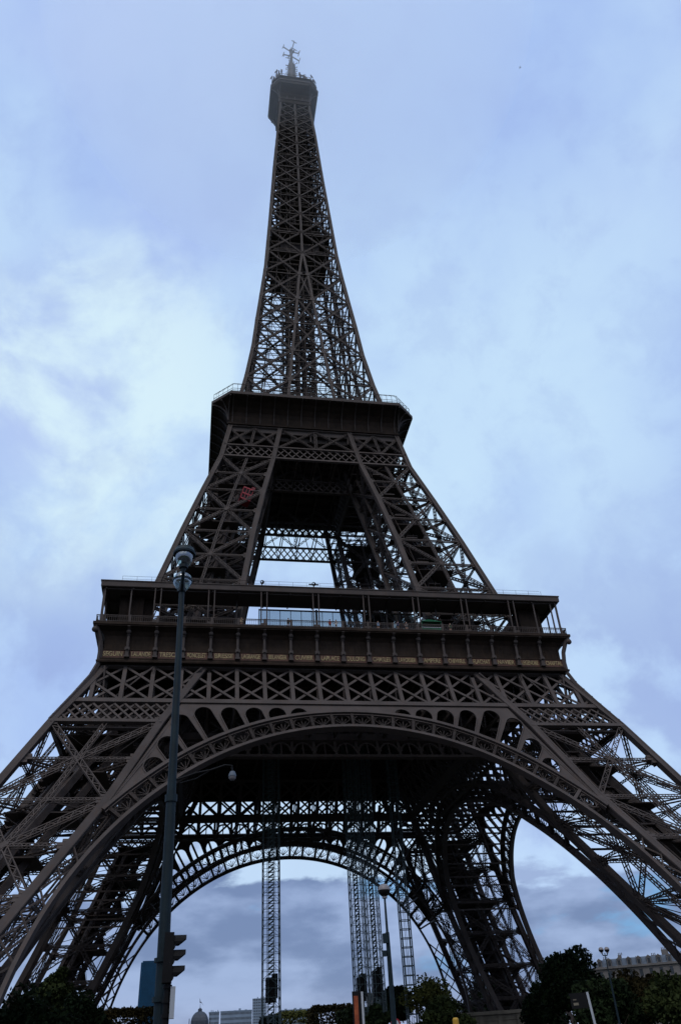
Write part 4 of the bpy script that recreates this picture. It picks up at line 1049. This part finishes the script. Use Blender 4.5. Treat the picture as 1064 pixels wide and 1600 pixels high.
# round sign, yellow bollard, sign board, poster column
c = place(618, 1600, 40)
t = empty('road_sign', (c.x, c.y, 0), 0, 'small round road sign with a red rim at the bottom edge under the arch', 'sign')
b = B(); b.tube([(0, .05, 0), (0, .05, c.z+.1)], .04, 8); b.build('post', zinc, t)
b = B(); b.lathe([(.001, .01), (.15, .01), (.15, -.01), (.001, -.01)], (0, 0, c.z), 20, (-.15, -1, 0)); b.build('sign_face', white_m, t)
b = B(); b.lathe([(.15, .02), (.21, .02), (.21, -.02), (.15, -.02), (.15, .02)], (0, 0, c.z), 20, (-.15, -1, 0)); b.build('red_rim', redm, t)
c = place(711, 1590, 60)
t = empty('marker_post', (c.x, c.y, 0), 0, 'yellow marker post between the iron legs at the bottom edge', 'marker')
b = B(); b.lathe([(.2, 0), (.2, c.z-.1), (.12, c.z)], (0, 0, 0), 12); b.build('post', yellow_m, t)
b = B(); b.tube([(0, 0, c.z-.9), (0, 0, c.z-.7)], .215, 12); b.build('dark_band', black_m, t)
c = place(903, 1556, 35); cbm = place(903, 1576, 35)
t = empty('notice_board', (c.x, c.y, 0), R(-20), 'dark rectangular notice board on a pale slanting post in front of the trees', 'sign')
w = 12/1245*45
b = B(); b.b6(-.3, .3, -.03, .03, cbm.z, c.z+.05); b.b6(-.33, .33, -.02, .04, c.z+.05, c.z+.09); b.build('board', black_m, t)
b = B(); b.b6(-.22, -.04, -.037, -.033, cbm.z+.1, cbm.z+.18); b.b6(-.22, -.1, -.037, -.033, cbm.z+.26, cbm.z+.29); b.build('notice', stone, t)
b = B(); b.bar((.33, 0, c.z+.1), (.55, 0, 0), .08, .08, (0, 1, 0)); b.build('post', white_m, t)
c = place(556, 1549, 70)
t = empty('poster_column', (c.x, c.y, 0), R(-8), 'tall narrow poster panel with an orange face and white edge below the masts', 'poster panel')
b = B(); b.b6(-.3, .34, -.15, .15, 0, c.z); b.build('panel_body', black_m, t)
b = B(); b.b6(-.2, .12, -.175, -.155, .6, c.z-.3); b.build('poster', orange_m, t)
b = B(); b.b6(.36, .52, -.17, .17, 0, c.z-.05); b.build('side_panel', white_m, t)

# ---------------------------------------------------------------- birds
for (u, v, d, s, rz, lab) in ((313.5, 1566, 60, .16, .6, 'dark bird in flight just above the distant dome'), (812, 105, 90, .09, 1.8, 'tiny dark bird high in the sky right of the tower top')):
    c = place(u, v, d*(.5 if v < 500 else 1)); b = B(); s_ = s
    b.lathe([(.01, -1.0), (.12, -.8), (.2, -.2), (.17, .3), (.1, .55), (.11, .7), (.03, .9)], (0, 0, 0), 8, (0, 1, 0))
    b.poly([(0.1, .35, .02), (1.0, .35, .45), (1.9, -.25, .3), (.9, -.15, .4), (.1, -.3, .02), (0.1, .3, -.05), (1.0, .28, .4), (.9, -.12, .35)], [(0, 1, 3, 4), (1, 2, 3), (5, 7, 6), (6, 7, 2)])
    b.poly([(-.1, .35, .02), (-1.0, .35, .45), (-1.9, -.25, .3), (-.9, -.15, .4), (-.1, -.3, .02), (-.1, .3, -.05), (-1.0, .28, .4), (-.9, -.12, .35)], [(0, 4, 3, 1), (1, 3, 2), (5, 6, 7), (6, 2, 7)])
    b.poly([(0, -.8, .02), (.3, -1.5, 0), (-.3, -1.5, 0), (0, -.8, -.04)], [(0, 1, 2), (3, 2, 1), (0, 3, 1), (0, 2, 3)])
    o = b.build('bird', black_m); o.location = c; o.scale = (s_, s_, s_); o.rotation_euler = (.3, .9, rz); tag(o, lab, 'bird', 'birds in the sky')

# ---------------------------------------------------------------- far buildings
def px_box(u0, u1, vt, dist):
    a = place(u0, vt, dist); c = place(u1, vt, dist); return a, c
def far_block(name, u0, u1, vt, dist, depth, m_, label, cat='building', rows=8, cols_=14, wm=darkglass, roof=None):
    a, c = px_box(u0, u1, vt, dist); w = (c-a); w.z = 0; L_ = w.length; rz = math.atan2(w.y, w.x); H = (a.z+c.z)/2
    t = empty(name, (a.x, a.y, 0), rz, label, cat)
    b = B(); b.b6(0, L_, 0, depth, 0, H); b.b6(-.3, L_+.3, -.3, depth+.3, H-.8, H+.2); b.build('wall', m_, t)
    fh = H/rows; cw = L_/cols_
    g0 = B(); g0.b6(cw*.22, cw*.78, -.12, -.05, fh*.25, fh*.72); w0 = g0.build('window', wm, t); nn_ = 0
    for r_ in range(rows-1, -1, -1):
        for k in range(cols_):
            if nn_ > 95: break
            w1 = w0 if nn_ == 0 else w0.copy(); nn_ += 1
            if w1 is not w0: C.objects.link(w1); w1.parent = t
            w1.location = (k*cw, 0, r_*fh)
    s = B(); rnd = random.Random(int(u0))
    for k in range(4): x = L_*(.1+.22*k+rnd.random()*.1); s.b6(x, x+L_*.07, depth*.3, depth*.7, H+.2, H+1.2+rnd.random()*2.5)
    s.build('roof_plant', m_, t)
    return t, L_, H
# skyscraper on the left
a, c = px_box(221, 252, 1504, 2600)
L_ = (c-a).length; H = a.z; rz = math.atan2((c-a).y, (c-a).x)
t = empty('skyscraper', (a.x, a.y, 0), rz, 'lone dark glass skyscraper, coloured blue for distance haze, far off behind the near lamp post', 'skyscraper')
b = B(); b.poly([(0, 0, 0), (0, 30, 0), (L_*.1, 34, 0), (L_, 34, 0), (L_, 0, 0), (L_*.9, -4, 0), (L_*.1, -4, 0)]+[(0, 0, H), (0, 30, H), (L_*.1, 34, H), (L_, 34, H), (L_, 0, H), (L_*.9, -4, H), (L_*.1, -4, H)],
       [tuple(range(7)), tuple(range(13, 6, -1))]+[(i, i+7, (i+1) % 7+7, (i+1) % 7) for i in range(7)]); b.b6(L_*.08, L_*.92, 2, 28, H, H+4); b.build('wall', glassb, t)
b = B()
for x in np.linspace(L_*.1, L_*.9, 13): b.bar((x, -4.3, 0), (x, -4.3, H), .8, .8, (0, 1, 0))
for z in np.arange(20, H, 8.0): b.bar((L_*.1, -4.15, z), (L_*.9, -4.15, z), .5, .5)
b.build('mullion', navy, t)
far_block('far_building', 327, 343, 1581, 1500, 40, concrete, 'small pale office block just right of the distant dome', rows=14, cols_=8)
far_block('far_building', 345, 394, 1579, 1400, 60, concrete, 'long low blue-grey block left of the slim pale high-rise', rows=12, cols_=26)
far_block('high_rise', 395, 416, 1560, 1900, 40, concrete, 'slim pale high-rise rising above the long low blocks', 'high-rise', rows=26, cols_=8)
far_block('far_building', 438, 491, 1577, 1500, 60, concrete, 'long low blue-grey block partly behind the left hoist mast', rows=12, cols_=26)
far_block('far_building', 572, 600, 1552, 420, 20, lime, 'pale building glimpsed between the pair of masts and the globe lamp', rows=8, cols_=6)
# domed building
c = place(313, 1577, 1150); dm = empty('domed_building', (c.x, c.y, 0), R(0), 'distant stone building with a square slate dome and lantern on the skyline', 'building')
k = 1.0; H = c.z
b = B(); b.b6(-12, 12, -8, 12, 0, H-16); b.b6(-60, 60, 4, 18, 0, H-24); b.b6(-13, 13, -9, 13, H-17, H-15.6)
for x in (-10, -5, 0, 5, 10): b.lathe([(.9, 0), (.8, H-18)], (x, -9.3, 0), 10)
b.build('wall', lime, dm)
b = B(); pr = [(10.5, H-15.6), (10.4, H-12), (9.6, H-9), (8.0, H-6), (5.6, H-3.6), (3.2, H-2.4)]
oct_loft(b, [(h, h*.72, z) for h, z in pr]); b.lathe([(2.6, H-2.6), (2.4, H-.4), (2.7, H-.3), (1.6, H+.8), (.3, H+1.8), (.15, H+6)], (0, 0, 0), 10)
for s in (-1, 1): b.lathe([(.5, H-16), (.45, H-10), (.1, H-9)], (s*12.3, -8, 0), 8)
b.build('dome', slate, dm)
for x in (-6, 0, 6):
    b = B(); b.b6(x-1.1, x+1.1, -8.3, -8.1, H-24, H-19); b.build('window', darkglass, dm)
# Haussmann style block, right
def mansard():
    a, c = px_box(928, 1075, 1517, 300); w = c-a; w.z = 0; L_ = w.length; rz = math.atan2(w.y, w.x); H = a.z+.5
    t = empty('apartment_block', (a.x, a.y, 0), rz, 'pale stone apartment block with grey mansard roof and chimneys behind the right trees', 'apartment block')
    b = B(); b.b6(0, L_, 0, 14, 0, H); b.b6(-.4, L_+.4, -.5, 14.4, H-.3, H+.25); b.b6(-.2, L_+.2, -.9, 0, H-3.4, H-3.1); b.build('wall', lime, t)
    ht = place(970, 1494, 300).z-H
    b = B(); r_ = ht; b.poly([(0, .2, H+.25), (L_, .2, H+.25), (L_, 13.8, H+.25), (0, 13.8, H+.25), (2, 2.2, H+r_*.8), (L_-1, 2.2, H+r_*.8), (L_-1, 11.8, H+r_*.8), (2, 11.8, H+r_*.8), (4, 7, H+r_), (L_-3, 7, H+r_)], [(0, 1, 5, 4), (1, 2, 6, 5), (2, 3, 7, 6), (3, 0, 4, 7), (4, 5, 9, 8), (5, 6, 9), (6, 7, 8, 9), (7, 4, 8)])
    rf = b.build('roof', zinc, t)
    rnd = random.Random(3)
    for x in np.arange(3, L_-1, 4.6):
        b = B(); hh = rnd.uniform(-.6, 1.6); x = x+rnd.uniform(-1.2, 1.2); b.b6(x, x+rnd.uniform(1, 2.6), 5, 7, H+r_*.6, H+r_+hh)
        for e in (.3, .8, 1.3): b.lathe([(.14, 0), (.11, .7)], (x+e, 6, H+r_+hh), 8)
        b.build('chimney', lime, rf)
    for x in np.arange(2.0, L_-2, 3.0):
        b = B(); b.b6(x-.65, x+.65, -.0, 1.9, H+.3, H+2.1); b.poly([(x-.8, -.1, H+2.1), (x+.8, -.1, H+2.1), (x, -.1, H+2.7), (x-.8, 1.9, H+2.1), (x+.8, 1.9, H+2.1), (x, 1.9, H+2.7)], [(0, 1, 2), (3, 5, 4), (0, 2, 5, 3), (1, 4, 5, 2), (0, 3, 4, 1)]); dmr = b.build('dormer', lime, t)
        b = B(); b.b6(x-.4, x+.4, -.06, -.02, H+.5, H+1.8); b.build('pane', darkglass, dmr)
    for z in np.arange(H-3.0, 2, -3.2):
        for x in np.arange(2.0, L_-1, 3.0):
            b = B(); b.b6(x-.5, x+.5, -.03, .05, z, z+2.0); wd = b.build('window', darkglass, t)
            if z > H-10:
                b = B(); b.b6(x-.62, x-.52, -.07, .05, z-.1, z+2.1); b.b6(x+.52, x+.62, -.07, .05, z-.1, z+2.1); b.b6(x-.7, x+.7, -.12, .05, z+2.1, z+2.25); b.build('frame', lime, wd)
        if z < H-9: break
mansard()
# low pale stone ticket house behind the right leg
a = place(722, 1583, 190); c = place(868, 1579, 190); w = c-a; w.z = 0
t = empty('stone_house', (a.x, a.y, 0), math.atan2(w.y, w.x), 'low pale stone building seen through the right-hand leg near the ground', 'building')
L_ = w.length; H = a.z
b = B(); b.b6(0, L_, 0, 8, 0, H-.6); b.b6(-.5, L_+.5, -.5, 8.5, H-.6, H); b.b6(-.2, L_+.2, -.15, 8.2, H-1.6, H-1.4)
for x in np.arange(0, L_+.1, L_/5): b.b6(x-.4, x+.4, -.25, 0, 0, H-.7)
b.build('wall', stone, t)
for x in np.arange(L_/10, L_, L_/5):
    b = B(); b.b6(x-1.2, x+1.2, -.05, -.01, 1, H-3.2); b.build('window', darkglass, t)

# ---------------------------------------------------------------- trees
def crown_mesh(name, w, d, h, m_, n, shape='round', leaf=.28, seed=1, clumps=26):
    rnd = np.random.RandomState(seed); vs = np.zeros((0, 3))
    if shape == 'round':
        cs = []; 
        for i in range(clumps):
            v = rnd.normal(size=3); v /= np.linalg.norm(v); r_ = rnd.uniform(.35, .85); v[2] = abs(v[2])*1.25-.3; cs.append((v*V3(w/2, d/2, h/2)*r_+V3(0, 0, h/2), rnd.uniform(.13, .27)*w))
        per = n//clumps; pts = []
        for c, r_ in cs:
            v = rnd.normal(size=(per, 3)); v /= np.linalg.norm(v, axis=1, keepdims=True); pts.append(c+v*(r_*rnd.uniform(.35, 1.08, (per, 1))**.6)*V3(1, 1, .8))
        pts = np.concatenate(pts)
    else:   # clipped hedge block
        pts = rnd.uniform(-1, 1, (n, 3)); ax = rnd.randint(0, 3, n); sg = np.where(rnd.rand(n) < .5, -1, 1)
        for i in range(3): pts[ax == i, i] = (sg*rnd.uniform(.88, 1.06, n))[ax == i]
        pts = pts*V3(w/2, d/2, h/2)+V3(0, 0, h/2)
    n = len(pts); a = rnd.normal(size=(n, 3)); a /= np.linalg.norm(a, axis=1, keepdims=True); b_ = rnd.normal(size=(n, 3)); b_ -= a*(a*b_).sum(1, keepdims=True); b_ /= np.linalg.norm(b_, axis=1, keepdims=True)
    s = leaf*rnd.uniform(.6, 1.4, (n, 1)); q = np.stack([pts-a*s, pts-b_*s*.6, pts+a*s, pts+b_*s*.6], 1).reshape(-1, 3)
    me = bpy.data.meshes.new(name); me.vertices.add(4*n); me.vertices.foreach_set('co', q.astype(np.float32).ravel()); me.loops.add(4*n); me.loops.foreach_set('vertex_index', np.arange(4*n, dtype=np.int32))
    me.polygons.add(n); me.polygons.foreach_set('loop_start', np.arange(0, 4*n, 4, dtype=np.int32)); me.polygons.foreach_set('loop_total', np.full(n, 4, np.int32)); me.update(calc_edges=True); me.materials.append(m_)
    return me
def tree(name, u, vt, dist, wpx, m_, label, group, shape='round', hfrac=.72, n=9000, leaf=.3, seed=1, depth=None, clumps=26, dz=0):
    c = place(u, vt, dist); H = c.z; sc = dist/1245*1.12; w = wpx*sc; d = depth or w
    t = empty(name, (c.x, c.y, 0), 0, label, 'tree' if shape == 'round' else 'clipped tree', group)
    ch = H*hfrac; o = bpy.data.objects.new('crown', crown_mesh('crown', w, d, ch, m_, n, shape, leaf, seed, clumps)); C.objects.link(o); o.parent = t; o.location = (0, 0, H-ch)
    b = B(); rnd = random.Random(seed); r0 = max(.18, H*.022)
    b.tube([(0, 0, 0), (.1, .05, H*.25), (-.05, .1, H*.5), (.05, 0, H*.75)], [r0*1.25, r0, r0*.7, r0*.25], 10)
    for i in range(9):
        a = i*2.4+seed; z = H*rnd.uniform(.25, .62); L_ = w*.36; b.tube([(0, 0, z), (math.cos(a)*L_*.5, math.sin(a)*L_*.5, z+L_*.35), (math.cos(a)*L_, math.sin(a)*L_, z+L_*.8)], [r0*.5, r0*.3, r0*.1], 6)
    b.build('trunk', bark, t)
    return t
G1 = 'trees round the lawns behind the tower'
tree('broadleaf_tree', 660, 1519, 150, 62, leaf_yellow, 'airy yellow-green tree rising behind the narrow mast and globe lamp', G1, hfrac=.6, seed=3, n=3400, leaf=.27, clumps=20)
tree('broadleaf_tree', 612, 1535, 170, 50, leaf_dark, 'dark green tree left of the airy yellow tree behind the globe lamp', G1, hfrac=.6, seed=4, leaf=.36)
tree('broadleaf_tree', 690, 1564, 140, 60, leaf_mid, 'mid green bushy tree at the foot of the back right leg', G1, seed=5)
tree('broadleaf_tree', 590, 1568, 130, 40, leaf_dark, 'low dark tree directly below the pair of masts', G1, seed=14)
tree('broadleaf_tree', 884, 1478, 150, 84, leaf_dark, 'large dark green tree left of the apartment block', G1, hfrac=.8, seed=6, n=16000, leaf=.3, clumps=34)
tree('broadleaf_tree', 838, 1535, 175, 60, leaf_dark, 'dark tree mostly hidden by the right leg beside the large tree', G1, hfrac=.8, seed=7, n=12000)
tree('broadleaf_tree', 940, 1522, 120, 80, leaf_dark, 'dark tree below the pair of distant globes', G1, hfrac=.8, seed=8, n=10000)
tree('broadleaf_tree', 990, 1516, 130, 84, leaf_brown, 'brownish tree in front of the pale apartment block', G1, hfrac=.8, seed=9, n=12000)
tree('broadleaf_tree', 1048, 1517, 120, 90, leaf_mid, 'dim green tree at the far right edge beneath the arch', G1, hfrac=.8, seed=10, n=12000)
tree('broadleaf_tree', 92, 1500, 150, 44, leaf_mid, 'green tree seen through the lattice of the front left leg', G1, hfrac=.75, seed=11)
tree('broadleaf_tree', 40, 1556, 120, 110, leaf_dark, 'dark tree low at the left edge behind the leg', G1, hfrac=.8, seed=12)
tree('broadleaf_tree', 135, 1552, 140, 70, leaf_dark, 'dark tree low between the left leg and the clipped hedge', G1, hfrac=.8, seed=13)
tree('broadleaf_tree', 420, 1578, 160, 36, leaf_dark, 'small dark tree at the foot of the left hoist mast', G1, hfrac=.8, seed=15, n=5000)
tree('broadleaf_tree', 760, 1530, 230, 90, leaf_dark, 'dark tree beyond the back right leg above the stone building', G1, hfrac=.8, seed=16, n=9000, leaf=.4)
G2 = 'clipped trees lining the lawn'
tree('clipped_tree', 214, 1580, 180, 66, leaf_brown, 'flat-topped clipped tree block left of the near lamp post', G2, 'block', .75, 12000, .3, 21, 14)
tree('clipped_tree', 463, 1583, 260, 44, leaf_yellow, 'yellow-green clipped tree right of the left hoist mast', G2, 'block', .75, 8000, .35, 22, 14)
tree('clipped_tree', 520, 1574, 230, 52, leaf_brown, 'bronze-topped clipped tree midway between the masts', G2, 'block', .75, 10000, .33, 23, 14)
tree('clipped_tree', 555, 1579, 210, 34, leaf_mid, 'green clipped tree just left of the pair of masts', G2, 'block', .75, 8000, .33, 24, 14)
print('objects', len(bpy.data.objects), 'faces', sum(len(o.data.polygons) for o in bpy.data.objects if o.type == 'MESH'))
